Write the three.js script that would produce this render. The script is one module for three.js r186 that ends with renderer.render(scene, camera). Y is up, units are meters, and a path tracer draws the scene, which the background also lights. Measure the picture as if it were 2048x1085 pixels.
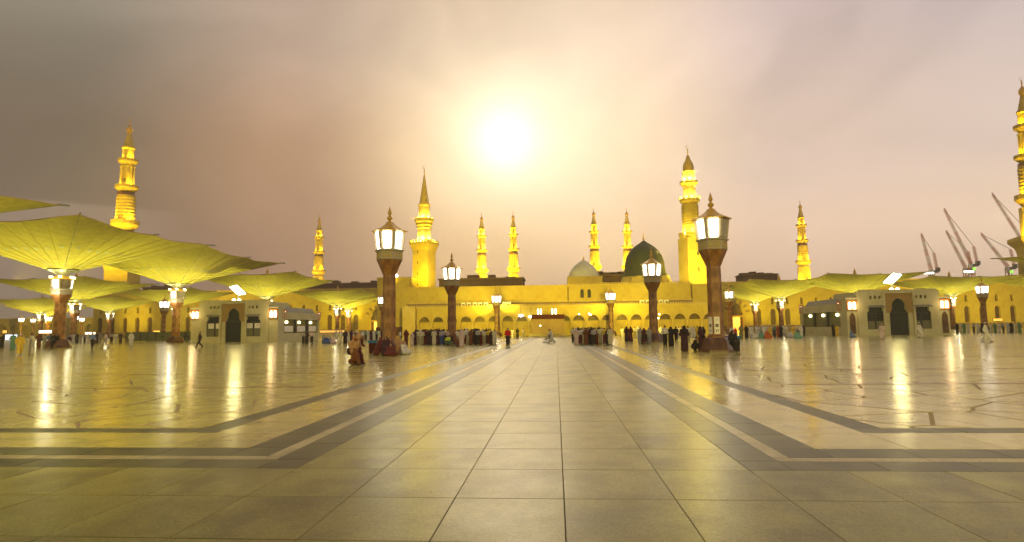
import * as THREE from 'three';
import { mergeGeometries, toCreasedNormals } from 'three/addons/utils/BufferGeometryUtils.js';

// ---------------------------------------------------------------- camera, sky, sun, exposure
const scene = new THREE.Scene();
const renderer = new THREE.WebGLRenderer({ antialias: true });
renderer.toneMapping = THREE.LinearToneMapping;
renderer.toneMappingExposure = 1.12;
renderer.shadowMap.enabled = true;
const D2R = Math.PI / 180, EYE = 1.75, FOCAL = 1200;
const camera = new THREE.PerspectiveCamera(2 * Math.atan(542.5 / FOCAL) / D2R, 2048 / 1085, 0.1, 6000);
camera.rotation.order = 'YXZ';
camera.position.set(0, EYE, 0);
camera.rotation.set(5.455 * D2R, 4.11 * D2R, -0.012);
camera.updateMatrixWorld(true);
// a point of the place from where it stands in view: direction, then distance along the plaza's axis (-z)
const dirOf = (px, py) => new THREE.Vector3((px - 1024) / FOCAL, (542.5 - py) / FOCAL, -1).applyQuaternion(camera.quaternion).normalize();
const at = (px, py, depth) => { const d = dirOf(px, py); return d.multiplyScalar(depth / -d.z).add(camera.position); };
const ground = (px, py) => { const d = dirOf(px, py); return d.multiplyScalar(-EYE / d.y).add(camera.position); };

let seed = 7;
const rnd = () => { seed = (seed * 1664525 + 1013904223) % 4294967296; return seed / 4294967296; };
const hash = (x, y, s = 0) => { let h = Math.imul(x | 0, 374761393) ^ Math.imul(y | 0, 668265263) ^ Math.imul(s | 0, 362437); h = Math.imul(h ^ (h >>> 13), 1274126177); return ((h ^ (h >>> 16)) >>> 0) / 4294967296; };
const sm = (t) => t * t * (3 - 2 * t), lerp = (a, b, t) => a + (b - a) * t, clamp = (x, a, b) => Math.min(b, Math.max(a, x));
function vnoise(x, y, per, s) {
  const xi = Math.floor(x), yi = Math.floor(y), fx = sm(x - xi), fy = sm(y - yi), m = (a) => per ? ((a % per) + per) % per : a;
  const h = (i, j) => hash(m(xi + i), m(yi + j), s);
  return lerp(lerp(h(0, 0), h(1, 0), fx), lerp(h(0, 1), h(1, 1), fx), fy);
}
function fbm(x, y, oct, per, s = 0) { let a = 0.5, v = 0, n = 0; for (let o = 0; o < oct; o++) { v += a * vnoise(x, y, per, s + o); n += a; a *= 0.5; x *= 2; y *= 2; if (per) per *= 2; } return v / n; }

const lin = (r, g, b) => [r, g, b].map((c) => { c /= 255; return c <= 0.04045 ? c / 12.92 : ((c + 0.055) / 1.055) ** 2.4; });
const sunDir = dirOf(1008, 280);
{ // cloudy evening air with the sun's glow breaking through
  const W = 2048, H = 1024, data = new Float32Array(W * H * 4);
  // rows: elevation; columns: azimuth from the plaza axis, right positive
  const els = [0, 7, 15, 28, 50, 90];
  const azs = [-180, -90, -42, -24, -8, 6, 22, 40, 90, 180];
  const C = [
    [[172, 146, 128], [140, 120, 106], [130, 110, 96], [168, 129, 106], [220, 174, 134], [232, 190, 152], [240, 203, 168], [246, 210, 174], [214, 184, 160], [172, 146, 128]],
    [[172, 148, 130], [138, 119, 104], [118, 101, 86], [166, 129, 103], [222, 180, 132], [238, 200, 158], [236, 204, 178], [240, 210, 182], [212, 184, 162], [172, 148, 130]],
    [[170, 150, 134], [136, 120, 104], [113, 99, 84], [174, 137, 107], [230, 194, 146], [244, 212, 174], [226, 200, 182], [219, 198, 186], [206, 184, 168], [170, 150, 134]],
    [[168, 152, 140], [146, 132, 118], [148, 138, 122], [180, 156, 138], [222, 193, 164], [236, 208, 182], [208, 186, 179], [196, 181, 180], [190, 174, 166], [168, 152, 140]],
    [[164, 150, 142], [150, 138, 128], [152, 142, 131], [172, 156, 142], [196, 176, 158], [200, 180, 164], [190, 174, 166], [182, 170, 166], [174, 162, 156], [164, 150, 142]],
    [[162, 150, 142], [162, 150, 142], [162, 150, 142], [162, 150, 142], [162, 150, 142], [162, 150, 142], [162, 150, 142], [162, 150, 142], [162, 150, 142], [162, 150, 142]],
  ].map((r) => r.map((c) => lin(...c)));
  const seg = (arr, v) => { let i = 0; while (i < arr.length - 2 && v > arr[i + 1]) i++; return [i, sm(clamp((v - arr[i]) / (arr[i + 1] - arr[i]), 0, 1))]; };
  for (let j = 0; j < H; j++) {
    const el = ((j + 0.5) / H - 0.5) * Math.PI, se = Math.sin(el), ce = Math.cos(el);
    for (let i = 0; i < W; i++) {
      const ph = ((i + 0.5) / W - 0.5) * 2 * Math.PI, dx = Math.cos(ph) * ce, dz = Math.sin(ph) * ce;
      const az = Math.atan2(dx, -dz) / D2R, e = Math.max(0, el / D2R);
      const [a, ta] = seg(azs, az), [b, tb] = seg(els, e);
      const th = Math.acos(clamp(dx * sunDir.x + se * sunDir.y + dz * sunDir.z, -1, 1)) / D2R;
      // drifting cloud: soft banks lying slantwise, finer towards their edges
      const wx = fbm(dx * 2.6 + 9, se * 3.4 + dz, 4, 0, 40) * 1.5, wy = fbm(dx * 2.6 + 31, se * 3.4 + dz, 4, 0, 57) * 1.5, pu = dx * 3.4 + se * 1.4 + wx, pv = se * 5.4 - dx * 1.1 + dz * 0.6 + wy;
      const cl = fbm(pu, pv, 5, 0, 3) - 0.5, c2 = fbm(pu * 2.3 + 5, pv * 2.3, 5, 0, 19) - 0.5;
      const k = 1 + (0.5 * cl + 0.2 * c2) * clamp((e - 1) / 18, 0.12, 1);
      const glow = 0.36 * Math.exp(-((th / 2.6) ** 2)) + 0.22 * Math.exp(-((th / 4.6) ** 2)), halo = 0.26 * Math.exp(-((th / 7.2) ** 2)) + 0.2 * Math.exp(-((th / 14) ** 2)), o = (j * W + i) * 4;
      const tint = [[1, 1.0, 0.98], [1, 0.93, 0.66]];
      for (let c = 0; c < 3; c++) {
        const v = lerp(lerp(C[b][a][c], C[b][a + 1][c], ta), lerp(C[b + 1][a][c], C[b + 1][a + 1][c], ta), tb);
        data[o + c] = v * k + glow * tint[0][c] + halo * tint[1][c];
      }
      data[o + 3] = 1;
    }
  }
  const sky = new THREE.DataTexture(data, W, H, THREE.RGBAFormat, THREE.FloatType);
  sky.mapping = THREE.EquirectangularReflectionMapping; sky.magFilter = sky.minFilter = THREE.LinearFilter; sky.needsUpdate = true;
  scene.background = sky; scene.environment = sky;
}
const sun = new THREE.DirectionalLight(new THREE.Color(1, 0.82, 0.55), 0.14);
sun.position.copy(sunDir).multiplyScalar(400); sun.castShadow = true; sun.shadow.radius = 24;
Object.assign(sun.shadow.camera, { left: -250, right: 250, top: 250, bottom: -250, near: 10, far: 1500 }); sun.shadow.mapSize.set(4096, 4096);
scene.add(sun, sun.target);

// ---------------------------------------------------------------- helpers
const used = {};
function numbered(n) { const k = used[n] = (used[n] ?? -1) + 1; return k ? n + '_' + String(k).padStart(3, '0') : n; }
function tag(o, label, category, group, kind) { if (label) o.userData.label = label; if (category) o.userData.category = category; if (group) o.userData.group = group; if (kind) o.userData.kind = kind; return o; }
function thing(name, label, category, p = [0, 0, 0], turn = 0, group) { const o = new THREE.Group(); o.name = numbered(name); scene.add(o); o.position.set(...p); o.rotation.y = turn; return tag(o, label, category, group); }
function part(name, geo, m, parent) { const o = new THREE.Mesh(Array.isArray(geo) ? merge(geo) : geo, m); o.name = name; o.castShadow = o.receiveShadow = true; parent.add(o); return o; }
function structure(name, geo, m) { const o = part(numbered(name), geo, m, scene); o.userData.kind = 'structure'; return o; }
function plain(g) { let n = g.index ? g.toNonIndexed() : g; for (const k of Object.keys(n.attributes)) if (!['position', 'normal', 'uv'].includes(k)) n.deleteAttribute(k); if (!n.attributes.uv) n.setAttribute('uv', new THREE.BufferAttribute(new Float32Array(n.attributes.position.count * 2), 2)); n.morphAttributes = {}; n.clearGroups(); return n; }
function merge(list) { return mergeGeometries(list.map(plain)); }
function metres(g, s = 1) { // uv in metres from the face's own direction
  g = plain(g); const p = g.attributes.position, uv = g.attributes.uv, a = new THREE.Vector3(), b = new THREE.Vector3(), c = new THREE.Vector3();
  for (let i = 0; i < p.count; i += 3) {
    a.fromBufferAttribute(p, i); b.fromBufferAttribute(p, i + 1); c.fromBufferAttribute(p, i + 2); b.sub(a); c.sub(a); b.cross(c);
    const x = Math.abs(b.x), y = Math.abs(b.y), z = Math.abs(b.z);
    for (let k = i; k < i + 3; k++) { const X = p.getX(k), Y = p.getY(k), Z = p.getZ(k); y >= x && y >= z ? uv.setXY(k, X * s, Z * s) : x >= z ? uv.setXY(k, Z * s, Y * s) : uv.setXY(k, X * s, Y * s); }
  }
  return g;
}
const box = (w, h, d, x = 0, y = 0, z = 0) => new THREE.BoxGeometry(w, h, d).translate(x, y + h / 2, z); // stands on y
function chamfer(w, h, d, x = 0, y = 0, z = 0, c = 0.03) { // box with bevelled vertical edges and top
  const s = new THREE.Shape(), a = w / 2, b = d / 2; s.moveTo(-a + c, -b); s.lineTo(a - c, -b); s.lineTo(a, -b + c); s.lineTo(a, b - c); s.lineTo(a - c, b); s.lineTo(-a + c, b); s.lineTo(-a, b - c); s.lineTo(-a, -b + c); s.closePath();
  return new THREE.ExtrudeGeometry(s, { depth: Math.max(0.001, h - c), bevelEnabled: true, bevelSize: -c * 0.7, bevelOffset: 0, bevelThickness: c, bevelSegments: 1 }).rotateX(-Math.PI / 2).translate(x, y, z);
}
function prism(n, prof, turn = 0, smooth = false) { // [radius, y] rings, n sides; flat-sided unless smooth
  const g = new THREE.LatheGeometry(prof.map(([r, y]) => new THREE.Vector2(Math.max(r, 0.0001), y)), n).rotateY(turn); // radius to the corners
  return smooth ? toCreasedNormals(g, 0.7) : flat(g);
}
function flat(g) { g = g.toNonIndexed(); g.computeVertexNormals(); return g; }
function bar(a, b, w, d = w) { // a square bar between two points
  a = new THREE.Vector3(...(a.toArray ? a.toArray() : a)); b = new THREE.Vector3(...(b.toArray ? b.toArray() : b)); const l = a.distanceTo(b), g = new THREE.BoxGeometry(w, l, d);
  g.applyQuaternion(new THREE.Quaternion().setFromUnitVectors(new THREE.Vector3(0, 1, 0), b.clone().sub(a).normalize())); return g.translate((a.x + b.x) / 2, (a.y + b.y) / 2, (a.z + b.z) / 2);
}
function rod(a, b, r, n = 8, r2 = r) {
  a = new THREE.Vector3(...(a.toArray ? a.toArray() : a)); b = new THREE.Vector3(...(b.toArray ? b.toArray() : b)); const l = a.distanceTo(b), g = new THREE.CylinderGeometry(r2, r, l, n);
  g.applyQuaternion(new THREE.Quaternion().setFromUnitVectors(new THREE.Vector3(0, 1, 0), b.clone().sub(a).normalize())); return g.translate((a.x + b.x) / 2, (a.y + b.y) / 2, (a.z + b.z) / 2);
}
const extrude = (shape, depth, bevel = 0) => new THREE.ExtrudeGeometry(shape, { depth, curveSegments: 10, bevelEnabled: bevel > 0, bevelSize: bevel, bevelThickness: bevel, bevelSegments: 1 });
const rect = (x0, y0, x1, y1, P = THREE.Shape) => { const s = new P(); s.moveTo(x0, y0); s.lineTo(x1, y0); s.lineTo(x1, y1); s.lineTo(x0, y1); s.closePath(); return s; };
function archPath(cx, y0, w, spring, rise, P = THREE.Shape, kind = 'round') { // opening: foot y0, springing height, rise above it
  const s = new P(), a = w / 2; s.moveTo(cx - a, y0); s.lineTo(cx + a, y0); s.lineTo(cx + a, spring);
  if (kind === 'horseshoe') { // shoulders step in to a rounded, slightly pointed head
    s.lineTo(cx + a * 0.78, spring + rise * 0.16); s.lineTo(cx + a * 0.7, spring + rise * 0.34);
    s.bezierCurveTo(cx + a * 0.86, spring + rise * 0.66, cx + a * 0.42, spring + rise * 0.94, cx, spring + rise);
    s.bezierCurveTo(cx - a * 0.42, spring + rise * 0.94, cx - a * 0.86, spring + rise * 0.66, cx - a * 0.7, spring + rise * 0.34);
    s.lineTo(cx - a * 0.78, spring + rise * 0.16);
  } else if (kind === 'point') { s.quadraticCurveTo(cx + a, spring + rise * 0.72, cx, spring + rise); s.quadraticCurveTo(cx - a, spring + rise * 0.72, cx - a, spring); } else
    for (let k = 1; k <= 10; k++) { const t = k / 10 * Math.PI; s.lineTo(cx + a * Math.cos(t), spring + rise * Math.sin(t)); }
  s.lineTo(cx - a, spring); s.closePath(); return s;
}

// ---------------------------------------------------------------- procedural surfaces
function tex(n, per, fn, srgb = true) {
  const d = new Uint8Array(n * n * 4);
  for (let j = 0; j < n; j++) for (let i = 0; i < n; i++) { const c = fn(i / n, j / n), o = (j * n + i) * 4; for (let k = 0; k < 3; k++) d[o + k] = clamp(Array.isArray(c) ? c[k] : c, 0, 1) * 255; d[o + 3] = 255; }
  const t = new THREE.DataTexture(d, n, n); t.wrapS = t.wrapT = THREE.RepeatWrapping; t.repeat.set(1 / per, 1 / per); t.magFilter = THREE.LinearFilter; t.minFilter = THREE.LinearMipmapLinearFilter; t.generateMipmaps = true; if (srgb) t.colorSpace = THREE.SRGBColorSpace; t.needsUpdate = true; return t;
}
const T = {
  granite: tex(1024, 2.7, (u, v) => { const f = fbm(u * 7, v * 7, 5, 7, 1), st = Math.max(0, fbm(u * 3 + 4, v * 3, 6, 3, 14) - 0.56), g = vnoise(u * 300, v * 300, 300, 4), h = vnoise(u * 150, v * 150, 150, 8), q = 0.85 - 0.6 * st + 0.28 * (f - 0.5) + 0.2 * (g - 0.5) + 0.12 * (h - 0.5); return [q, q * (0.985 + 0.03 * f), q * (0.96 + 0.05 * h)]; }),
  graniteRough: tex(512, 2.1, (u, v) => { const q = 0.7 + 0.16 * (fbm(u * 6, v * 6, 5, 6, 21) - 0.5) + 0.14 * (vnoise(u * 120, v * 120, 120, 5) - 0.5); return [q, q, q]; }, false),
  marble: tex(1024, 6.3, (u, v) => { const w = fbm(u * 4, v * 4, 4, 4, 31), vein = Math.abs(fbm(u * 5 + w, v * 5, 5, 0, 33) - 0.5), f = fbm(u * 9, v * 9, 4, 9, 36); const q = 0.87 + 0.14 * (f - 0.5) - 0.1 * Math.max(0, 1 - vein * 14) + 0.05 * (vnoise(u * 260, v * 260, 260, 2) - 0.5); return [q, q * 0.995, q * (0.97 + 0.04 * f)]; }),
  marbleRough: tex(512, 3.7, (u, v) => { const q = 0.6 + 0.4 * (fbm(u * 5, v * 5, 5, 5, 51) - 0.5) + 0.12 * (vnoise(u * 90, v * 90, 90, 5) - 0.5); return [q, q, q]; }, false),
  wave: tex(512, 5.1, (u, v) => fbm(u * 8, v * 8, 4, 8, 61), false),
  stone: tex(1024, 5.2, (u, v) => { const f = fbm(u * 5, v * 5, 6, 5, 71), s = fbm(u * 22, v * 4, 4, 0, 75), g = vnoise(u * 200, v * 200, 200, 7); const q = 0.88 + 0.1 * (f - 0.5) + 0.06 * (s - 0.5) + 0.1 * (g - 0.5); return [q, q * (0.97 + 0.05 * f), q * (0.93 + 0.1 * f)]; }),
  grain: tex(512, 0.9, (u, v) => 0.5 + 0.5 * (fbm(u * 30, v * 30, 4, 30, 81) - 0.5) + 0.3 * (fbm(u * 6, v * 6, 4, 6, 83) - 0.5), false),
  cloth: tex(512, 3.0, (u, v) => { const f = fbm(u * 6, v * 6, 5, 6, 91), w = 0.5 + 0.5 * Math.sin(u * 2 * Math.PI * 64) * Math.sin(v * 2 * Math.PI * 64); const q = 0.86 + 0.18 * (f - 0.5) + 0.05 * (w - 0.5); return [q, q, q * (0.96 + 0.05 * f)]; }),
  brownMarble: tex(512, 2.4, (u, v) => { const f = fbm(u * 6, v * 6, 6, 6, 101), g = vnoise(u * 130, v * 130, 130, 9), q = 0.78 + 0.5 * (f - 0.5) + 0.25 * (g - 0.5); return [q, q * (0.92 + 0.12 * f), q * (0.86 + 0.2 * f)]; }),
};
const std = (color, roughness, o = {}) => { const m = new THREE.MeshStandardMaterial({ roughness, ...o }); m.color.setRGB(...color); return m; };
const gloss = (color, roughness, specular, o = {}) => { const m = new THREE.MeshPhysicalMaterial({ roughness, specularIntensity: specular, ...o }); m.color.setRGB(...color); m.specularColor.setRGB(1, 0.91, 0.45); return m; };
const glow = (color, strength, base = [0.8, 0.75, 0.6]) => { const m = std(base, 0.4); m.emissive.setRGB(...color); m.emissiveIntensity = strength; return m; };
const WARM = [1, 0.77, 0.045], GOLD = [1, 0.685, 0.025], LAMP = [1, 0.9, 0.62];
const M = {
  grout: std([0.085, 0.07, 0.035], 0.9), mortar: std([0.27, 0.2, 0.09], 0.9),
  granites: [[0.325, 0.298, 0.058], [0.342, 0.312, 0.064], [0.31, 0.284, 0.054], [0.33, 0.298, 0.06], [0.316, 0.292, 0.056]].map((c) => gloss(c, 0.46, 0.75, { map: T.granite, roughnessMap: T.graniteRough, bumpMap: T.grain, bumpScale: 0.0012 })),
  darkGranite: [[0.125, 0.125, 0.048], [0.142, 0.14, 0.056]].map((c) => gloss(c, 0.34, 0.5, { map: T.granite })),
  paleStrip: gloss([0.5, 0.43, 0.23], 0.5, 0.7, { map: T.granite, roughnessMap: T.graniteRough }),
  marbles: [[0.58, 0.515, 0.15], [0.61, 0.54, 0.165], [0.545, 0.485, 0.14], [0.58, 0.505, 0.145]].map((c) => gloss(c, 0.3, 0.9, { map: T.marble, roughnessMap: T.marbleRough, bumpMap: T.wave, bumpScale: 0.0012 })),
  terracotta: std([0.36, 0.2, 0.09], 0.26, { map: T.marble, roughnessMap: T.marbleRough }),
  stone: std([0.6, 0.45, 0.072], 0.85, { map: T.stone, bumpMap: T.grain, bumpScale: 0.004 }),
  stonePale: std([0.66, 0.5, 0.12], 0.82, { map: T.stone, bumpMap: T.grain, bumpScale: 0.004 }),
  stoneDark: std([0.3, 0.2, 0.1], 0.85, { map: T.stone, bumpMap: T.grain, bumpScale: 0.004 }),
  
  kiosk: std([0.62, 0.58, 0.36], 0.75, { map: T.stone, bumpMap: T.grain, bumpScale: 0.002 }),
  kioskTan: std([0.42, 0.28, 0.1], 0.7, { map: T.stone }),
  brown: std([0.4, 0.185, 0.05], 0.75, { map: T.brownMarble, roughnessMap: T.graniteRough }),
  brownDark: std([0.17, 0.075, 0.03], 0.45, { map: T.brownMarble, roughnessMap: T.graniteRough }),
  carved: std([0.5, 0.44, 0.34], 0.7, { map: T.stone }),
  bronze: std([0.6, 0.37, 0.07], 0.42, { metalness: 0.35, roughnessMap: T.graniteRough }),
  gold: std([0.75, 0.5, 0.12], 0.3, { metalness: 0.8 }),
  dullGlass: std([0.3, 0.26, 0.2], 0.25),
  green: std([0.08, 0.088, 0.012], 0.42, { map: T.stone, bumpMap: T.grain, bumpScale: 0.003 }),
  silver: std([0.74, 0.72, 0.6], 0.5, { map: T.stone }),
  lead: std([0.5, 0.36, 0.09], 0.5, { map: T.stone }),
  darkGlass: std([0.03, 0.035, 0.025], 0.08),
  greyGlass: std([0.16, 0.16, 0.09], 0.12),
  doorWood: std([0.16, 0.09, 0.04], 0.5, { map: T.brownMarble }),
  darkDoor: std([0.03, 0.045, 0.025], 0.4, { map: T.brownMarble }),
  metal: std([0.2, 0.2, 0.19], 0.4, { metalness: 0.7 }),
  darkMetal: std([0.05, 0.05, 0.05], 0.45, { metalness: 0.4 }),
  roofGrey: std([0.28, 0.27, 0.23], 0.7, { map: T.stone }),
  white: std([0.75, 0.73, 0.68], 0.6),
  maroon: std([0.1, 0.014, 0.006], 0.9, { map: T.cloth }),
  canopy: new THREE.MeshPhysicalMaterial({ roughness: 0.92, map: T.cloth, transmission: 0.08, thickness: 0, side: THREE.DoubleSide }),
  seam: std([0.46, 0.4, 0.12], 0.9),
  ornament: std([0.42, 0.46, 0.42], 0.9, { side: THREE.DoubleSide }),
  funnel: std([0.3, 0.31, 0.27], 0.6, { map: T.stone }),
  craneRed: std([0.7, 0.26, 0.13], 0.5), craneWhite: std([0.72, 0.62, 0.52], 0.5), concrete: std([0.25, 0.24, 0.22], 0.85, { map: T.stone }),
  olivePanel: std([0.17, 0.18, 0.08], 0.5, { map: T.stone }),
  block: std([0.2, 0.12, 0.075], 0.9, { map: T.stone }),
  lamp: glow([1, 0.93, 0.72], 9), lampFar: glow([1, 0.95, 0.78], 9), window: glow([1, 0.78, 0.5], 4.5), flood: glow([1, 0.9, 0.55], 9), gold_flood: glow([1, 0.78, 0.3], 12), amber: glow([1, 0.42, 0.03], 1.4), tinyLamp: glow([1, 0.86, 0.45], 6), crane_lamp: glow([0.9, 1, 0.8], 5), greenLamp: glow([0.2, 1, 0.05], 1.6), screen: glow([0.7, 0.85, 1], 1.6),
  orangeFrame: std([0.5, 0.16, 0.03], 0.5), red: std([0.5, 0.02, 0.015], 0.8),
  blueLiner: std([0.01, 0.11, 0.3], 0.55), black: std([0.015, 0.014, 0.013], 0.7), rubber: std([0.02, 0.02, 0.02], 0.85), railing: std([0.6, 0.58, 0.5], 0.5, { metalness: 0.2 }),
};
M.canopy.color.setRGB(0.6, 0.54, 0.14);
function spot(from, to, color, intensity, angle, blend = 0.7, radius = 8) { // a floodlight's beam
  const l = new THREE.SpotLight(new THREE.Color().setRGB(...color), intensity, 0, angle, blend, 2); l.position.set(...from); l.target.position.set(...to); l.castShadow = true; l.shadow.radius = radius; scene.add(l, l.target); l.target.updateMatrixWorld(); return l;
}
function point(p, color, intensity, radius = 8) { const l = new THREE.PointLight(new THREE.Color().setRGB(...color), intensity, 0, 2); l.position.set(...p); l.castShadow = true; l.shadow.radius = radius; scene.add(l); return l; }
function panelLight(p, toward, w, h, color, intensity) { const l = new THREE.RectAreaLight(new THREE.Color().setRGB(...color), intensity, w, h); l.position.set(...p); l.lookAt(...toward); scene.add(l); return l; }
const PLAZA_SPOT = 1900, UMB_SPOT = 680, FACADE_SPOT = 10500, HALL_SPOT = 340, WALL_SPOT = 2500;

// ---------------------------------------------------------------- ground and paving
structure('ground', new THREE.PlaneGeometry(6000, 6000).rotateX(-Math.PI / 2).translate(0, -0.005, -1500), M.grout);
const paving = new THREE.Group(); paving.name = 'plaza_paving'; paving.userData.kind = 'structure'; scene.add(paving);
const GAP = 0.004, TW = 1.13, TD = 1.28, X0 = 0.05, Z0 = 5.09, LEFT = X0 - 3 * TW, RIGHT = X0 + 2 * TW, START = Z0 + 2 * TD;
const inView = (x, z) => { const v = new THREE.Vector3(x, 0, -z).project(camera); return z > 1 && Math.abs(v.x) < 1.12 && v.y > -1.25; };
const stuffGeo = new Map();
let pieces = 0;
// a slab between x0..x1 and distances z0..z1: a mesh of its own near the camera, joined into its kind's far paving beyond
function slab(name, x0, x1, z0, z1, mat, own) {
  const w = x1 - x0 - 2 * GAP, d = z1 - z0 - 2 * GAP, h = 0.02, c = 0.004, x = (x0 + x1) / 2, z = -(z0 + z1) / 2;
  const P = [], a = w / 2, b = d / 2, q = (A, B, C, D) => P.push(...A, ...B, ...C, ...A, ...C, ...D);
  const dy = (hash(x * 50, z * 50, 3) - 0.5) * 0.0016, t = [[-a + c, dy, b - c], [a - c, dy, b - c], [a - c, dy, -b + c], [-a + c, dy, -b + c]], m = [[-a, dy - c, b], [a, dy - c, b], [a, dy - c, -b], [-a, dy - c, -b]], l = m.map((v) => [v[0], -h, v[2]]);
  q(...t); for (let k = 0; k < 4; k++) { const n = (k + 1) % 4; q(m[k], m[n], t[n], t[k]); q(l[k], l[n], m[n], m[k]); }
  let g = new THREE.BufferGeometry(); g.setAttribute('position', new THREE.Float32BufferAttribute(P, 3)); g.computeVertexNormals();
  const off = [hash(x * 9, z * 9, 1) * 7, hash(x * 9, z * 9, 2) * 7];
  g = metres(g); for (let k = 0; k < g.attributes.uv.count; k++) g.attributes.uv.setXY(k, g.attributes.uv.getX(k) + off[0], g.attributes.uv.getY(k) + off[1]);
  place(name, g, x, z, mat, own);
}
function place(name, g, x, z, mat, own) {
  if (own) { const o = part(name, g, mat, paving); o.position.set(x, 0, z); pieces++; } else { g.translate(x, 0, z); const k = mat.uuid + name; if (!stuffGeo.has(k)) stuffGeo.set(k, { name: 'far_' + name + '_paving', mat, list: [] }); stuffGeo.get(k).list.push(g); }
}
const pick = (arr, x, z) => arr[Math.floor(hash(x * 31, z * 17, 5) * arr.length)];
// granite tiles: the walk towards the mosque and the whole foreground
for (let r = -3; r < 96; r++) {
  const z0 = Z0 + r * TD, z1 = z0 + TD, zm = (z0 + z1) / 2;
  for (let c = -14; c < 14; c++) {
    const x0 = X0 + c * TW, x1 = x0 + TW, xm = (x0 + x1) / 2;
    if (z0 > START - 0.1 && (xm < LEFT || xm > RIGHT)) continue;
    if (!inView(xm, zm) && !inView(x0, zm) && !inView(x1, zm) && !inView(xm, z1)) continue;
    slab('tile', x0, x1, z0, z1, pick(M.granites, c + 0.3, r + 0.4), zm < 21);
  }
}
// dark and pale border bands that frame the marble fields on both sides, corner near the camera
const BANDS = [[0, 0.52, 'dark'], [0.52, 0.74, 'pale'], [0.74, 1.32, 'dark'], [1.32, 2.62, 'marble'], [2.62, 3.1, 'dark']];
const bandMat = (k, a, b) => k === 'dark' ? pick(M.darkGranite, a, b) : k === 'pale' ? M.paleStrip : pick(M.marbles, a, b);
for (const side of [-1, 1]) {
  const edge = side < 0 ? LEFT : RIGHT;
  for (const [i0, i1, kind] of BANDS) {
    const nm = kind === 'marble' ? 'border_tile' : kind + '_band_stone';
    const step = kind === 'marble' ? 1.3 : kind === 'pale' ? 1.7 : TW;
    // across the view
    for (let t = i1; t < 34; t += step) { // starts beyond this band's own corner
      const a = edge + side * t, b = edge + side * (t + step), x0 = Math.min(a, b), x1 = Math.max(a, b), zm = START + (i0 + i1) / 2;
      if (inView((x0 + x1) / 2, zm) || inView(x0, zm) || inView(x1, zm)) slab(nm, x0, x1, START + i0, START + i1, bandMat(kind, t + side * 3, i0), t < 14);
    }
    // along the walk, corner stone included
    for (let t = i0, n = 0; t < 118; t += step, n++) {
      const a = edge + side * i0, b = edge + side * i1; if (n === 0) { slab(nm, Math.min(a, b), Math.max(a, b), START + i0, START + i1, bandMat(kind, t, side), true); t = i1 - step; continue; }
      slab(nm, Math.min(a, b), Math.max(a, b), START + t, START + t + step, bandMat(kind, t + side * 5, i0), START + t < 15);
    }
  }
  // crazy paving: big irregular polished slabs
  const S = 1.75, xc = edge + side * 3.1, zc = START + 3.1;
  const seedAt = (i, j) => [(i + 0.5 + 0.86 * (hash(i, j, 11 + side) - 0.5)) * S, (j + 0.5 + 0.86 * (hash(i, j, 17 + side) - 0.5)) * S];
  for (let j = -1; j < 31; j++) for (let i = -1; i < 36; i++) {
    const [sx, sz] = seedAt(i, j), wx = xc + side * sx, wz = zc + sz;
    if (!inView(wx, wz) && !inView(wx - S, wz) && !inView(wx + S, wz)) continue;
    let poly = [[sx - 3 * S, sz - 3 * S], [sx + 3 * S, sz - 3 * S], [sx + 3 * S, sz + 3 * S], [sx - 3 * S, sz + 3 * S]];
    const cut = (nx, nz, d) => { const out = []; for (let k = 0; k < poly.length; k++) { const A = poly[k], B = poly[(k + 1) % poly.length], da = A[0] * nx + A[1] * nz - d, db = B[0] * nx + B[1] * nz - d; if (da <= 0) out.push(A); if (da * db < 0) { const f = da / (da - db); out.push([A[0] + (B[0] - A[0]) * f, A[1] + (B[1] - A[1]) * f]); } } poly = out; };
    for (let b = -2; b <= 2; b++) for (let a = -2; a <= 2; a++) if (a || b) { const [qx, qz] = seedAt(i + a, j + b), nx = qx - sx, nz = qz - sz, l = Math.hypot(nx, nz); cut(nx / l, nz / l, (nx * (sx + qx) + nz * (sz + qz)) / 2 / l - 0.038); }
    cut(-1, 0, -0.012); cut(0, -1, -0.012); cut(0, 1, 52);
    if (poly.length < 3) continue;
    const n = poly.length, P = [], dy = (hash(i, j, 5) - 0.5) * 0.002; // top face and rim
    const loc = poly.map(([x, z]) => [side * (x - sx), -(z - sz)]); if (side > 0) loc.reverse();
    // order so that the top faces up
    let area = 0; for (let k = 0; k < n; k++) { const A = loc[k], B = loc[(k + 1) % n]; area += A[0] * B[1] - B[0] * A[1]; } if (area > 0) loc.reverse();
    for (let k = 1; k < n - 1; k++) P.push(loc[0][0], dy, loc[0][1], loc[k][0], dy, loc[k][1], loc[k + 1][0], dy, loc[k + 1][1]);
    for (let k = 0; k < n; k++) { const A = loc[k], B = loc[(k + 1) % n]; P.push(A[0], dy, A[1], A[0], -0.02, A[1], B[0], -0.02, B[1], A[0], dy, A[1], B[0], -0.02, B[1], B[0], dy, B[1]); }
    let g = new THREE.BufferGeometry(); g.setAttribute('position', new THREE.Float32BufferAttribute(P, 3)); g.computeVertexNormals(); g = metres(g);
    const o = hash(i, j, 77) * 9; for (let k = 0; k < g.attributes.uv.count; k++) g.attributes.uv.setXY(k, g.attributes.uv.getX(k) + o, g.attributes.uv.getY(k) + o * 1.7);
    place('marble_slab', g, wx, -wz, pick(M.marbles, i + side * 40, j), wz < 19 && Math.abs(wx) < 15);
  }
  part('field_mortar', box(63, 0.002, 52, xc + side * 31.6, -0.0045, -(zc + 26)), M.mortar, paving);
  // beyond: polished slabs too far to tell apart
  const farStart = zc + 52, ox = xc + side * 130;
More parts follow.
